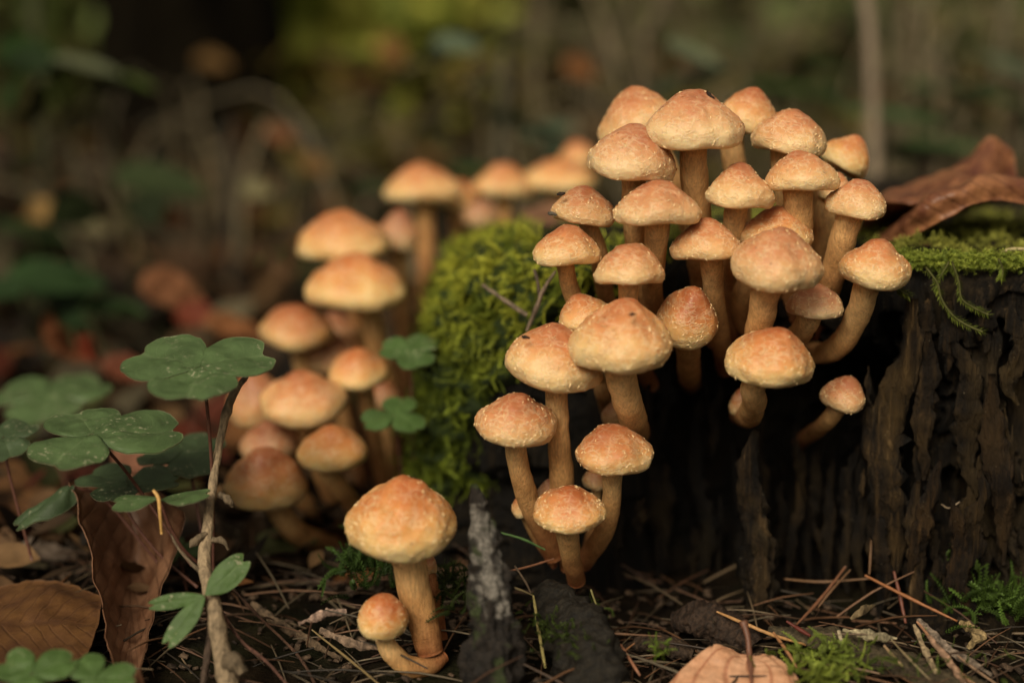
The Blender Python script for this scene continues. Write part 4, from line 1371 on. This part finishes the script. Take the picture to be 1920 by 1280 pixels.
chips = [([(1580, 1180, .412), (1640, 1192, .410), (1682, 1196, .409)], [8, 20, 5], (.30, .25, .15), 'pale wood chip lying crosswise right of the beech leaf'),
         ([(1573, 1181, .409), (1578, 1206, .405)], [8, 9], (.34, .28, .18), 'small upright pale chip beside the crosswise one'),
         ([(1714, 1170, .415), (1740, 1230, .405), (1758, 1262, .398)], [8, 14, 8], (.26, .19, .11), 'light splinter at the left of the straw bundle'),
         ([(1720, 1160, .42), (1780, 1215, .41), (1860, 1265, .40)], [10, 22, 8], (.20, .15, .11), 'long grey splinter on top of the straw bundle'),
         ([(1740, 1190, .405), (1780, 1240, .400), (1815, 1290, .392)], [6, 14, 10], (.22, .13, .08), 'reddish splinter under the straw bundle'),
         ([(1800, 1165, .43), (1835, 1190, .42), (1815, 1215, .42)], [12, 26, 8], (.24, .17, .08), 'ochre chip half hidden behind the straw bundle at the right'),
         ([(1595, 1160, .43), (1615, 1146, .43), (1640, 1134, .435)], [6, 16, 5], (.14, .10, .05), 'small triangular chip in shade behind the pale chips'),
         ([(600, 1180, .42), (660, 1205, .415), (720, 1215, .41)], [14, 20, 8], (.18, .12, .08), 'brown splinter on the ground left of the small round cap'),
         ([(560, 1170, .44), (610, 1150, .44), (650, 1146, .44)], [8, 22, 10], (.36, .24, .18), 'pinkish bark flake in the blurred litter left of the small round cap'),
         ([(470, 1130, .45), (550, 1185, .44), (640, 1235, .42)], [14, 22, 12], (.15, .10, .06), 'long dull branch piece behind the small round cap')]
for i, (p, w, c, lab) in enumerate(chips):
    wood_piece(p, w, lab, c, flat=.35, seed=30 + i, name='wood_chip', rough=.5, n=40, ns=14)

straws = [  # pixel paths, width px, colour, label
    ([(1344, 1146, .432), (1400, 1170, .425), (1450, 1190, .42), (1510, 1208, .412)], 7, (.40, .21, .08), 'light tan needle pair running behind the beech leaf stalk'),
    ([(1000, 1116, .425), (1010, 1180, .415), (1022, 1250, .400)], 7, (.36, .30, .11), 'upright yellow straw with a knob at its top'),
    ([(1585, 1062, .455), (1540, 1120, .445), (1492, 1172, .435)], 7, (.16, .07, .035), 'red-brown needle leaning left against the stump foot'),
    ([(1594, 1068, .455), (1560, 1105, .447), (1534, 1138, .442)], 5, (.15, .08, .04), 'shorter needle doubled behind the left-leaning one'),
    ([(1622, 1078, .450), (1700, 1118, .440), (1795, 1164, .430)], 7, (.28, .11, .04), 'long orange needle slanting down to the right at the stump foot'),
    ([(1470, 1085, .46), (1540, 1090, .46), (1632, 1084, .455)], 5, (.16, .085, .04), 'horizontal needle across the stump foot'),
    ([(1475, 1164, .42), (1500, 1180, .417), (1520, 1192, .414)], 8, (.11, .022, .014), 'deep red needle stub behind the green moss sprig'),
    ([(1676, 1070, .45), (1688, 1120, .445), (1698, 1168, .44)], 8, (.14, .045, .025), 'upright dark red needle at the stump foot'),
    ([(1634, 1005, .46), (1632, 1045, .457), (1630, 1076, .455)], 5, (.15, .075, .03), 'small upright needle stuck to the stump face'),
    ([(1450, 1185, .415), (1475, 1220, .405), (1495, 1252, .40)], 7, (.34, .16, .07), 'short bright needle right of the beech leaf'),
    ([(1658, 1210, .405), (1675, 1230, .40), (1692, 1248, .397)], 7, (.34, .22, .12), 'stubby pale needle in the centre of the lower right litter'),
    ([(1080, 1190, .41), (1140, 1187, .41), (1240, 1192, .41)], 5, (.12, .06, .03), 'horizontal dark needle right of the mossy lump'),
    ([(1116, 1160, .42), (1160, 1205, .41), (1190, 1250, .402), (1200, 1266, .40)], 6, (.30, .13, .07), 'arched pink-brown needle left of the bark piece'),
    ([(1108, 1105, .43), (1130, 1170, .42), (1150, 1230, .405), (1158, 1275, .397)], 6, (.17, .15, .05), 'yellow-green blade crossing the arched needle'),
    ([(1062, 1278, .398), (1080, 1255, .40), (1140, 1240, .405), (1190, 1205, .41)], 5, (.20, .085, .03), 'thin orange stalk bent near the bottom edge'),
    ([(1045, 1135, .425), (1085, 1190, .415), (1125, 1232, .405)], 6, (.10, .10, .04), 'greenish stalk lying on the mossy lump'),
    ([(938, 998, .445), (980, 1010, .445), (1022, 1030, .445)], 5, (.07, .14, .04), 'green grass blade behind the wood splinter'),
    ([(945, 1072, .43), (990, 1062, .435), (1038, 1047, .44)], 5, (.24, .11, .06), 'reddish needle pointing at the lower mushroom stems'),
    ([(945, 1095, .43), (975, 1105, .43), (1000, 1116, .43)], 5, (.20, .15, .07), 'thin straw joining the upright yellow one'),
    ([(965, 1060, .43), (985, 1090, .43), (995, 1110, .43)], 5, (.17, .12, .08), 'short grey straw behind the wood splinter'),
    ([(1720, 1165, .42), (1790, 1250, .40), (1850, 1300, .39)], 8, (.30, .15, .08), 'thick needle leading the straw bundle at the lower right'),
    ([(1730, 1172, .42), (1810, 1240, .405), (1880, 1290, .393)], 6, (.24, .15, .09), 'second needle of the straw bundle, above the thick one'),
    ([(1668, 1195, .41), (1705, 1235, .40), (1745, 1275, .393)], 5, (.20, .15, .08), 'bent straw left of the straw bundle'),
    ([(1500, 1240, .40), (1580, 1248, .40), (1650, 1262, .397)], 6, (.24, .15, .09), 'straw lying over the green moss sprig'),
    ([(1535, 1188, .41), (1600, 1188, .41), (1662, 1190, .41)], 4, (.12, .08, .05), 'dark straw behind the pale chips'),
    ([(1875, 474, .462), (1895, 468, .463), (1935, 467, .464)], 7, (.42, .34, .17), 'pale straw on the moss at the right edge of the stump top'),
    ([(1703, 455, .50), (1735, 457, .495), (1766, 461, .49)], 9, (.20, .075, .045), 'red-brown needle lying on the mossy stump top'),
    ([(1765, 945, .452), (1780, 952, .450), (1800, 940, .450)], 3, (.30, .22, .14), 'short light fibre sticking out of the stump face'),
    ([(728, 1170, .405), (700, 1140, .41), (640, 1130, .42)], 4, (.10, .06, .04), 'fine dark fibre behind the small round cap'),
    ([(585, 1180, .425), (660, 1240, .41), (720, 1290, .395)], 5, (.20, .14, .06), 'thin straw below the small round cap'),
]
for i, (p, w, c, lab) in enumerate(straws):
    P = [at(*q) for q in p]
    rad = [w * mpp(q[1], q[2]) * .5 for q in p]
    rad[0] *= .6; rad[-1] *= .6
    V, Fq = tube(P, rad, 8, 30, rough=.25, rfreq=300, seed=i)
    b0 = V.mean(0)
    o = link('pine_needle' if 'needle' in lab else 'straw', make_mesh('needle', V - b0, Fq, True, np.tile(c, (len(V), 1))), M_STRAW, None, b0)
    props(o, lab, 'needle' if 'needle' in lab else 'straw')


# moss sprigs on the ground
def sprig(px, py, Y, spread, n, size, label, col=(.13, .20, .03), up=.35, seed=0, tpl=None):
    rs = np.random.default_rng(seed)
    c = at(px, py, Y)
    m = mpp(py, Y)
    pos = c + np.stack([rs.normal(size=n) * spread[0] * m, rs.normal(size=n) * spread[1] * m, rs.uniform(-.002, .003, n)], -1)
    Z = np.stack([rs.normal(size=n), rs.normal(size=n) - .3, np.full(n, up)], -1)
    X, Yv, Z = frames(Z, rs.uniform(0, 6.28, n))
    cols = np.array(col) * rs.uniform(.5, 1.4, (n, 1))
    tp = tpl or (FT_BIG if size > .007 else FT)
    V, Fq, C = instance_template(tp[0], tp[1], pos - c, X, Yv, Z, rs.uniform(.7, 1.2, n) * size, cols, tp[2])
    o = link('moss_sprig', make_mesh('moss_sprig', V, Fq, False, C), M_MOSS, None, c)
    props(o, label, 'moss', 'moss sprigs on the ground')


sprig(1555, 1225, .402, (36, 36), 50, .0080, 'bright green feathery moss sprig right of the beech leaf', (.19, .24, .04), .15, 1)
sprig(1540, 1268, .393, (38, 26), 44, .0085, 'bright green moss sprig cut by the bottom edge', (.24, .29, .045), .2, 2)
sprig(1872, 1130, .445, (48, 60), 130, .0100, 'dark green moss tuft at the right edge by the stump foot', (.07, .12, .02), .9, 3)
sprig(1800, 1055, .452, (12, 20), 14, .006, 'tiny moss tuft on the lower stump face at the right', (.08, .13, .02), .5, 4)
sprig(1238, 1220, .397, (10, 14), 14, .0045, 'small bright moss tuft on the crumbly bark piece', (.16, .24, .03), .8, 5)
sprig(700, 1060, .455, (34, 60), 90, .011, 'dark moss tuft behind the thick golden stem', (.035, .065, .012), .7, 6)
sprig(850, 1100, .435, (28, 60), 70, .008, 'moss at the left foot of the wood splinter', (.04, .06, .012), .7, 7)
sprig(1060, 1170, .415, (36, 60), 160, .0045, 'short moss coating the dark lump of wood at the bottom', (.045, .065, .012), .9, 8)
sprig(1700, 1250, .40, (110, 50), 60, .005, 'sparse moss between the straws in the lower right', (.08, .11, .02), .7, 9)
sprig(640, 470, .74, (60, 100), 0 + 40, .012, 'blurred moss at the foot of the far left caps', (.05, .07, .015), .8, 10)


# ------------------------------------------------------------------ litter as stuff
def scatter_needles():
    rs = np.random.default_rng(21)
    n = 5200
    x = rs.uniform(-.36, .42, n)
    y = .33 + rs.beta(1.2, 2.2, n) * .75
    inside = np.hypot(x - SCX, y - SCY) < SR + .004
    x, y = x[~inside], y[~inside]
    n = len(x)
    z = ground_h(x, y) + rs.uniform(0, .006, n)
    # a thin 3-sided needle
    TV, TF = tube([[0, 0, 0], [.5, 0, .04], [1, 0, 0]], [.011, .014, .006], 4, 5, cap=False, flatdir=(0, 0, 1))
    a = rs.uniform(0, 6.28, n)
    X = np.stack([np.cos(a), np.sin(a), rs.normal(size=n) * .22], -1)
    X /= np.linalg.norm(X, axis=1)[:, None]
    Z = np.tile([0, 0, 1.0], (n, 1)); Z -= X * (X * Z).sum(1)[:, None]; Z /= np.linalg.norm(Z, axis=1)[:, None]
    Yv = np.cross(Z, X)
    pal = np.array([[.13, .06, .03], [.08, .045, .025], [.20, .10, .05], [.17, .13, .08], [.05, .035, .02], [.24, .17, .10]])
    c = pal[rs.integers(0, 6, n)] * rs.uniform(.3, .85, (n, 1))
    V, Fq, C = instance_template(TV, TF, np.stack([x, y, z], -1), X, Yv, Z, rs.uniform(.012, .034, n), c)
    props(link('needle_litter', make_mesh('needle_litter', V, Fq, True, C), M_STRAW), 'brown pine needles and straw strewn over the ground', 'litter', None, 'stuff')
    # crumbs
    n = 9000
    x = rs.uniform(-.36, .42, n); y = .33 + rs.beta(1.2, 2.2, n) * .6
    inside = np.hypot(x - SCX, y - SCY) < SR + .002
    x, y = x[~inside], y[~inside]; n = len(x)
    TV = np.array([[-1, -.6, 0], [1, -.5, .1], [.8, .6, 0], [-.9, .5, .1], [-.7, -.4, .5], [.8, -.4, .4], [.6, .5, .5], [-.6, .4, .6]]) * .5
    TF = np.array([[0, 3, 2, 1], [4, 5, 6, 7], [0, 1, 5, 4], [1, 2, 6, 5], [2, 3, 7, 6], [3, 0, 4, 7]])
    Zr = np.stack([rs.normal(size=n) * .5, rs.normal(size=n) * .5, np.ones(n)], -1)
    X, Yv, Z = frames(Zr, rs.uniform(0, 6.28, n))
    c = np.array([.07, .045, .028]) * rs.uniform(.25, 2.0, (n, 1))
    V, Fq, C = instance_template(TV, TF, np.stack([x, y, ground_h(x, y) + .001], -1), X, Yv, Z, rs.uniform(.001, .0055, n) * rs.uniform(.4, 1, n), c)
    props(link('wood_crumbs', make_mesh('wood_crumbs', V, Fq, False, C), M_WOODCHIP), 'dark crumbs of rotten wood and soil around the stump', 'litter', None, 'stuff')


scatter_needles()


def leaf_tpl(nu=6, nv=4, w=.5, curl=.25):
    u = np.linspace(0, 1, nu); v = np.linspace(-1, 1, nv)
    U, Vv = np.meshgrid(u, v, indexing='ij')
    ww = np.maximum(np.sin(np.pi * U ** .8), .04) * w * .5
    P = np.stack([U - .5, Vv * ww, curl * (Vv ** 2) * ww + curl * .6 * (U - .5) ** 2], -1).reshape(-1, 3)
    return P, grid_faces(nu, nv)


def litter_leaves():
    rs = np.random.default_rng(31)
    n = 6500
    ry = .47 * (14 / .47) ** rs.uniform(0, 1, n)
    ang = rs.uniform(-.62, .62, n)
    x, y = ry * np.sin(ang), ry * np.cos(ang)
    keep = (np.hypot(x - SCX, y - SCY) > SR + .05) & ((y > .56) | (x < -.03))
    x, y = x[keep], y[keep]; n = len(x)
    z = ground_h(x, y) + rs.uniform(.002, .03, n) * np.interp(ry[keep], [.45, .7], [.3, 1])
    pal = np.array([[.012, .008, .005], [.035, .021, .011], [.09, .05, .024], [.13, .075, .034], [.13, .055, .019], [.085, .020, .010], [.04, .032, .018], [.10, .082, .048], [.04, .042, .014]])
    pr = np.array([.24, .22, .16, .09, .06, .04, .09, .04, .06])
    c = pal[rs.choice(len(pal), n, p=pr)] * rs.uniform(.6, 1.3, (n, 1))
    Zr = np.stack([rs.normal(size=n) * .55, rs.normal(size=n) * .55 - .1, np.ones(n)], -1)
    X, Yv, Z = frames(Zr, rs.uniform(0, 6.28, n))
    TV, TF = leaf_tpl()
    V, Fq, C = instance_template(TV, TF, np.stack([x, y, z], -1), X, Yv, Z, rs.uniform(.02, .06, n) * (1 + .5 * (ry[keep] > 2)) * np.interp(ry[keep], [.45, .6, .75], [.3, .7, 1.0]), c)
    props(link('leaf_litter', make_mesh('leaf_litter', V, Fq, True, C), M_LITTER), 'blurred brown and rust autumn leaves covering the forest floor behind', 'litter', None, 'stuff')


litter_leaves()


def undergrowth():
    rs = np.random.default_rng(41)
    TV, TF = leaf_tpl(5, 3, .45, .2)
    B = Bag()

    def cloud(n, fx, fy, zlo, zhi, s0, s1, pal, pr, flat=.8):
        x, y = fx(n), fy(n)
        z = ground_h(x, y) + rs.uniform(zlo, zhi, n)
        pal = np.array(pal)
        c = pal[rs.choice(len(pal), n, p=pr)] * rs.uniform(.5, 1.35, (n, 1))
        Zr = np.stack([rs.normal(size=n) * flat, rs.normal(size=n) * flat - .3, np.ones(n)], -1)
        X, Yv, Z = frames(Zr, rs.uniform(0, 6.28, n))
        B.add(*instance_template(TV, TF, np.stack([x, y, z], -1), X, Yv, Z, rs.uniform(s0, s1, n), c * np.array([.95, .72, .58])))
    gr = [[.014, .016, .005], [.06, .066, .015], [.12, .115, .028], [.035, .025, .012], [.12, .07, .027]]
    # low herbs to the right and middle
    cloud(2200, lambda n: rs.uniform(-.3, 1.3, n), lambda n: 1.4 * (5 / 1.4) ** rs.uniform(0, 1, n), .02, .22, .03, .08, gr, [.3, .25, .15, .15, .15])
    cloud(500, lambda n: rs.uniform(-1.4, -.3, n), lambda n: 1.6 * (5 / 1.6) ** rs.uniform(0, 1, n), .01, .12, .02, .06, gr, [.3, .1, .05, .35, .2])
    o = link('undergrowth', B.mesh('undergrowth'), M_HERB)
    props(o, 'low olive-green herbs blurred across the forest floor behind', 'undergrowth', None, 'stuff')
    # the wood around: leafy thicket; ring and height shaped to block low sky
    # fine dry grass stems, too many to count
    n = 420
    x0 = rs.uniform(-.5, 1.1, n) ; y0 = 1.2 * (4 / 1.2) ** rs.uniform(0, 1, n)
    x0 = x0 * y0 / 1.6
    Bs = Bag()
    for i in range(n):
        h = rs.uniform(.10, .38) * (1 if x0[i] > 0 else .5)
        l = rs.normal(size=2) * h * .25
        g = gz(x0[i], y0[i])
        P = [[x0[i], y0[i], g], [x0[i] + l[0] * .3, y0[i], g + h * .55], [x0[i] + l[0], y0[i] + l[1], g + h], [x0[i] + l[0] * 2.0, y0[i] + l[1], g + h * .92]]
        V, Fq = tube(P, [.0022, .0018, .0014, .0006], 4, 9, cap=False)
        Bs.add(V, Fq, np.array([.17, .135, .075]) * rs.uniform(.35, 1.5))
    props(link('dry_grass', Bs.mesh('dry_grass'), M_STRAW), 'thin dry grass stems blurred across the background', 'grass', None, 'stuff')
    B2 = Bag(); B = B2
    n = 15000
    a = rs.uniform(0, 2 * math.pi, n)
    open_ = np.abs(((a - R(265)) + math.pi) % (2 * math.pi) - math.pi) < R(55)     # gap left in the unseen thicket for front light
    a = a[~open_]; n = len(a)
    r = rs.uniform(6.5, 11, n)
    x, y = r * np.cos(a), r * np.sin(a)
    z = ground_h(x, y) + rs.beta(1.2, 1.6, n) * 6.5
    pal = np.array([[.055, .055, .014], [.03, .032, .009], [.12, .11, .022], [.07, .045, .018], [.010, .009, .004]])
    c = pal[rs.choice(5, n, p=[.3, .25, .12, .15, .18])] * rs.uniform(.5, 1.4, (n, 1))
    Zr = rs.normal(size=(n, 3))
    X, Yv, Z = frames(Zr, rs.uniform(0, 6.28, n))
    V, Fq, C = instance_template(TV, TF, np.stack([x, y, z], -1), X, Yv, Z, rs.uniform(.3, .75, n), c)
    o = link('thicket', make_mesh('thicket', V, Fq, True, C), M_HERB)
    props(o, 'dim leafy thicket of the surrounding wood, reading as one olive mass', 'thicket', None, 'stuff')


undergrowth()


# ------------------------------------------------------------------ blurred background things
def gY(px, py):
    """ground distance seen at that pixel (flat)"""
    d = ray(px, py)
    return CAM_Z / -d[2] * d[1]


def tree(px, Y, w, label, seed=0, lean=0):
    x = (px - 960) / FPX * Y
    z0 = gz(x, Y) - .05
    root = thing('tree', (x, Y, z0), label, 'tree', 'tree trunks standing behind')
    rad = w / FPX * Y / 2
    P = [[0, 0, 0], [0, 0, .15], [lean * .5, 0, 1], [lean * 1.2, 0, 3], [lean * 2, 0.1, 6]]
    V, Fq = tube(P, [rad * 1.5, rad * 1.1, rad * .95, rad * .85, rad * .6], 40, 60, rough=.18, rfreq=14, seed=seed, ridge=1, flatdir=(0, 1, 0))
    link('trunk', make_mesh('trunk', V, Fq), M_TRUNK, root)
    for k in range(5):
        rs = np.random.default_rng(seed * 7 + k)
        h = 2 + k * .8; a = rs.uniform(0, 6.28)
        A = np.array([lean * (h / 3), 0, h])
        Bp = A + np.array([math.cos(a) * 1.1, math.sin(a) * 1.1, .8])
        V, Fq = tube([A, (A + Bp) / 2 + [0, 0, .1], Bp], [rad * .3, rad * .2, rad * .05], 8, 12, rough=.1, rfreq=10)
        link('limb', make_mesh('limb', V, Fq), M_TRUNK, root)


tree(368, 2.5, 330, 'thick dark tree trunk at the upper left, black with shade', 1, -.05)
tree(1480, 5.2, 120, 'distant dim trunk behind the top of the mushroom cluster', 2)
tree(60, 4.5, 90, 'slim distant trunk in the upper left corner', 3)
tree(1060, 6.0, 110, 'distant brown trunk left above the mushroom cluster', 4)
tree(1860, 6.2, 100, 'distant trunk in the upper right corner', 5)


def stalk_bg(pts, w, col, label, group='pale stalks behind the stump'):
    P = [at(*p) for p in pts]
    P[-1] = np.array([P[-1][0], P[-1][1], gz(P[-1][0], P[-1][1])])
    rad = [w * mpp(p[1], p[2]) * .5 for p in pts]
    V, Fq = tube(P, rad, 10, 30, rough=.12, rfreq=60)
    o = link('dry_stalk', make_mesh('dry_stalk', V - P[-1], Fq, True, np.tile(col, (len(V), 1))), M_BARKTWIG, None, P[-1])
    props(o, label, 'stalk', group)


stalk_bg([(1612, -60, .95), (1630, 60, .95), (1636, 200, .95), (1640, 360, .95), (1642, 420, .95)], 23, (.26, .20, .14), 'thickest pale stalk rising out of frame right of the cluster')
stalk_bg([(1700, -40, 1.2), (1702, 80, 1.2), (1700, 200, 1.2), (1698, 300, 1.2)], 13, (.15, .115, .065), 'thin straight stalk next right of the thickest one')
stalk_bg([(1715, 95, 1.1), (1745, 120, 1.1), (1762, 200, 1.1), (1766, 340, 1.1)], 14, (.15, .12, .07), 'bowed stalk arching over at the right')
stalk_bg([(1260, -30, 1.15), (1228, 40, 1.15), (1205, 120, 1.15), (1200, 330, 1.15)], 16, (.13, .10, .06), 'curved stalk above the back-left cap')
stalk_bg([(950, 90, 1.2), (945, 180, 1.2), (936, 310, 1.2), (930, 350, 1.2)], 20, (.085, .075, .048), 'short greyish stalk above the three touching blurred caps')
stalk_bg([(432, 225, 1.3), (428, 290, 1.3), (432, 400, 1.3)], 18, (.05, .042, .028), 'short dull stalk above the left blurred caps')
stalk_bg([(1450, -40, 1.6), (1410, 80, 1.6), (1380, 200, 1.6), (1370, 300, 1.6)], 13, (.09, .075, .04), 'leaning stalk behind the top caps')
stalk_bg([(60, -40, 1.2), (75, 160, 1.2), (85, 420, 1.2)], 18, (.045, .045, .02), 'dim upright stalk near the left edge')


def blade_bg(c, L, w, yaw, pitch, col, label, group='blurred green leaves behind', cat='plant', tip=None):
    """single arching leaf, L,w in px; on a stalk to the ground"""
    C = at(*c)
    m = mpp(c[1], c[2])
    base = np.array([C[0], C[1], gz(C[0], C[1])])
    root = thing('plant', base, label, cat, group)
    V, Fq, uv = leaf_shape(L * m, w * m, 20, 9, fold=.15, curl=.15, corr=0, shape='oval', wr=.001, thick=.0006)
    V[:, 0] -= L * m / 2
    E = Euler((R(pitch[0]), R(pitch[1]), R(yaw))).to_matrix()
    col = tuple(.62 * q for q in col)
    rs = np.random.default_rng(int(c[0] * 3 + c[1]))
    for q in range(3):
        E2 = Euler((R(pitch[0] + rs.normal() * 18), R(pitch[1] + rs.normal() * 18), R(yaw + rs.uniform(60, 300)))).to_matrix()
        V2, F2, _ = leaf_shape(L * m * .8, w * m * .7, 14, 7, fold=.15, curl=.2, corr=0, shape='oval', wr=.001, thick=.0006)
        o2 = C - base + np.array([rs.normal() * .3, rs.normal() * .4, rs.uniform(-.35, .05)]) * L * m
        link('blade', make_mesh('blade', V2 @ np.array(E2).T + o2, F2, True, np.tile(np.array(col) * rs.uniform(.35, .9), (len(V2), 1))), M_HERB, root)
    Vw = V @ np.array(E).T
    link('blade', make_mesh('blade', Vw + (C - base), Fq, True, np.tile(col, (len(V), 1))), M_HERB, root)
    A = np.array(E @ Vector((-L * m / 2, 0, 0))) + C
    V, Fq = tube([A, (A + base) / 2 + [0.004, 0, 0], base], [.0012, .0012, .0012], 6, 10)
    link('stalk', make_mesh('stalk', V - base, Fq, True, np.tile([.06, .06, .025], (len(V), 1))), M_HERB, root)


gcol, gbr, gpale = (.045, .085, .022), (.08, .14, .025), (.15, .18, .09)
blade_bg((300, 338, .95), 175, 110, 10, (30, 4), (.060, .085, .030), 'blurred oval green leaf in the left background')
blade_bg((105, 520, .80), 185, 120, 20, (25, 0), (.04, .085, .025), 'blurred green leaf at the left, above the red ones')
blade_bg((120, 555, .82), 150, 70, -10, (20, 8), (.04, .08, .025), 'blurred green leaf just below the oval one at the left')
blade_bg((855, 82, 1.0), 90, 60, 0, (40, 0), (.15, .20, .12), 'blurred pale leaf at the top centre')
blade_bg((160, 118, .95), 140, 50, -8, (20, 6), (.17, .19, .10), 'blurred pale leaf in the upper left')
blade_bg((240, 145, 1.0), 110, 40, 10, (20, 10), (.08, .12, .02), 'blurred yellow-green leaf right of the pale upper-left one')
blade_bg((60, 105, .95), 130, 110, 30, (40, 0), (.03, .07, .012), 'blurred deep green leaf in the upper left corner')
blade_bg((1305, 98, .95), 125, 34, -20, (40, 18), (.17, .20, .11), 'blurred pale blade above the tallest cap')
blade_bg((1030, 240, .95), 120, 40, 30, (35, -18), (.10, .14, .08), 'blurred grey-green blade left of the back-left cap')
blade_bg((1680, 212, 1.0), 200, 46, 0, (25, 0), (.10, .16, .06), 'blurred horizontal green blade crossing the thickest stalk')
blade_bg((1800, 270, 1.0), 230, 46, 0, (22, 2), (.08, .13, .045), 'blurred horizontal green blade above the curled leaf')
blade_bg((1740, 160, 1.2), 120, 40, 10, (25, 0), (.06, .10, .035), 'blurred blade between the two right stalks')
blade_bg((1885, 185, 1.1), 120, 50, 0, (25, 6), (.08, .12, .04), 'blurred blade at the right edge above the curled leaf')
blade_bg((1895, 122, 1.1), 100, 40, -10, (35, 14), (.12, .16, .09), 'blurred pale blade at the upper right edge')
blade_bg((1480, 160, 1.2), 170, 36, 0, (22, 0), (.05, .10, .02), 'blurred green blade behind the top right caps')
blade_bg((1560, 130, 1.4), 100, 40, 0, (22, 0), (.06, .10, .03), 'blurred small blade right of the top right caps')
blade_bg((900, 315, .85), 120, 34, 5, (20, 0), (.04, .08, .02), 'blurred dark blade behind the three touching caps')
blade_bg((215, 575, .75), 120, 60, 0, (20, 0), (.04, .08, .02), 'blurred low green leaf left of the leftmost blurred cap')
blade_bg((60, 430, .95), 150, 60, 0, (20, 6), (.035, .06, .015), 'blurred dark green leaf at the left edge')
blade_bg((700, 352, .95), 100, 50, 0, (20, 0), (.035, .055, .018), 'blurred dark leaf left of the pale flat cap')


def leaf_bg(c, L, w, yaw, pitch, col, label):
    C = at(*c)
    m = mpp(c[1], c[2])
    V, Fq, uv = leaf_shape(L * m, w * m, 20, 11, fold=.3, curl=.25, corr=.0005, shape='beech', wr=.004, thick=.0005)
    V[:, 0] -= L * m / 2
    E = Euler((R(pitch[0]), R(pitch[1]), R(yaw))).to_matrix()
    Vw = V @ np.array(E).T
    o = link('dead_leaf', make_mesh('dead_leaf', Vw, Fq, True, np.tile(col, (len(V), 1))), M_LITTER, None, C)
    props(o, label, 'leaf', 'coloured dead leaves on the floor behind')


leaf_bg((325, 545, .78), 130, 100, 20, (45, 10), (.19, .08, .036), 'blurred orange leaf on the floor, centre left')
leaf_bg((370, 590, .76), 90, 70, -20, (35, 0), (.13, .03, .014), 'blurred red leaf touching the orange one, centre left')
leaf_bg((120, 640, .72), 110, 110, 70, (55, 0), (.18, .065, .026), 'blurred rust leaf standing at the left behind the clover')
leaf_bg((170, 660, .70), 60, 90, 60, (50, 0), (.16, .03, .012), 'blurred red leaf right of the rust one behind the clover')
leaf_bg((235, 690, .68), 90, 60, 0, (35, 0), (.13, .04, .02), 'blurred dull red leaf behind the large clover leaf')
leaf_bg((440, 610, .72), 120, 60, 10, (30, 0), (.20, .08, .03), 'blurred brown leaf left of the leftmost blurred cap')
leaf_bg((80, 395, .95), 60, 60, 0, (45, 0), (.28, .17, .06), 'blurred ochre leaf at the left edge')
leaf_bg((170, 425, .95), 70, 50, 0, (30, 0), (.20, .17, .09), 'blurred pale brown leaf at the left')
leaf_bg((320, 405, .95), 70, 60, 30, (40, 0), (.22, .075, .025), 'blurred rust leaf below the oval green leaf')
leaf_bg((530, 255, 1.3), 70, 60, 30, (40, 0), (.22, .09, .04), 'blurred small rust leaf in the middle distance')
leaf_bg((595, 310, 1.1), 60, 60, 30, (50, 0), (.20, .11, .04), 'blurred tan leaf in the middle distance')
leaf_bg((480, 355, 1.0), 60, 50, 0, (40, 0), (.18, .16, .08), 'blurred pale leaf above the left blurred caps')
leaf_bg((280, 850, .56), 140, 110, 0, (40, 0), (.22, .10, .06), 'blurred pinkish-brown leaf between the clover stalks')
leaf_bg((90, 1030, .50), 120, 40, 30, (20, 0), (.16, .12, .09), 'dry grey-brown leaf in the litter at the left')
leaf_bg((400, 115, 1.7), 70, 50, 0, (40, 0), (.11, .06, .018), 'blurred orange leaf in front of the dark trunk')
leaf_bg((1090, 130, 1.4), 70, 60, 20, (50, 0), (.22, .09, .03), 'blurred rust leaf above the cluster at centre')

# a mossy shrub patch, sunlight put into its leaf colours, beyond the trunk (upper centre-left)
def shrub(px, py, Y, wpx, hpx, n, pal, label, seed):
    rs = np.random.default_rng(seed)
    c = at(px, py, Y)
    m = mpp(py, Y)
    base = np.array([c[0], c[1], gz(c[0], c[1])])
    root = thing('shrub', base, label, 'shrub', 'shrubs beyond the trunk')
    TV, TF = leaf_tpl(5, 3, .6, .2)
    P = rs.normal(size=(n, 3)) * np.array([wpx * m * .33, wpx * m * .25, hpx * m * .4]) + (c - base)
    P[:, 2] = np.maximum(P[:, 2], .01)
    X, Yv, Z = frames(rs.normal(size=(n, 3)) + [-.2, -1.0, 1.2], rs.uniform(0, 6.28, n))
    cc = np.array(pal)[rs.integers(0, len(pal), n)] * rs.uniform(.6, 1.4, (n, 1))
    V, Fq, C = instance_template(TV, TF, P, X, Yv, Z, rs.uniform(.05, .11, n), cc)
    f = link('foliage', make_mesh('foliage', V, Fq, True, C), M_HERB, root)
    f['kind'] = 'stuff'
    for k in range(5):
        tip = P[k]
        V, Fq = tube([[0, 0, 0], tip * .5 + [0, 0, .02], tip], [.008, .006, .003], 6, 10)
        link('stem', make_mesh('stem', V, Fq, True, np.tile([.05, .04, .02], (len(V), 1))), M_BARKTWIG, root)


shrub(660, 50, 3.0, 330, 260, 1500, [(.34, .36, .06), (.24, .28, .045), (.42, .40, .07)], 'bright yellow-green bush right of the dark trunk', 5)  # bright leaf colours carry the sunlight
shrub(130, 60, 3.2, 260, 260, 420, [(.10, .13, .03), (.07, .06, .02)], 'olive bush left of the dark trunk', 6)
shrub(1300, 40, 3.6, 500, 220, 420, [(.09, .10, .03), (.08, .06, .025)], 'olive bush above the mushroom cluster', 7)
shrub(1750, 120, 2.8, 420, 300, 480, [(.09, .11, .035), (.12, .10, .04), (.05, .07, .02)], 'grey-green bush behind the pale stalks at the right', 8)
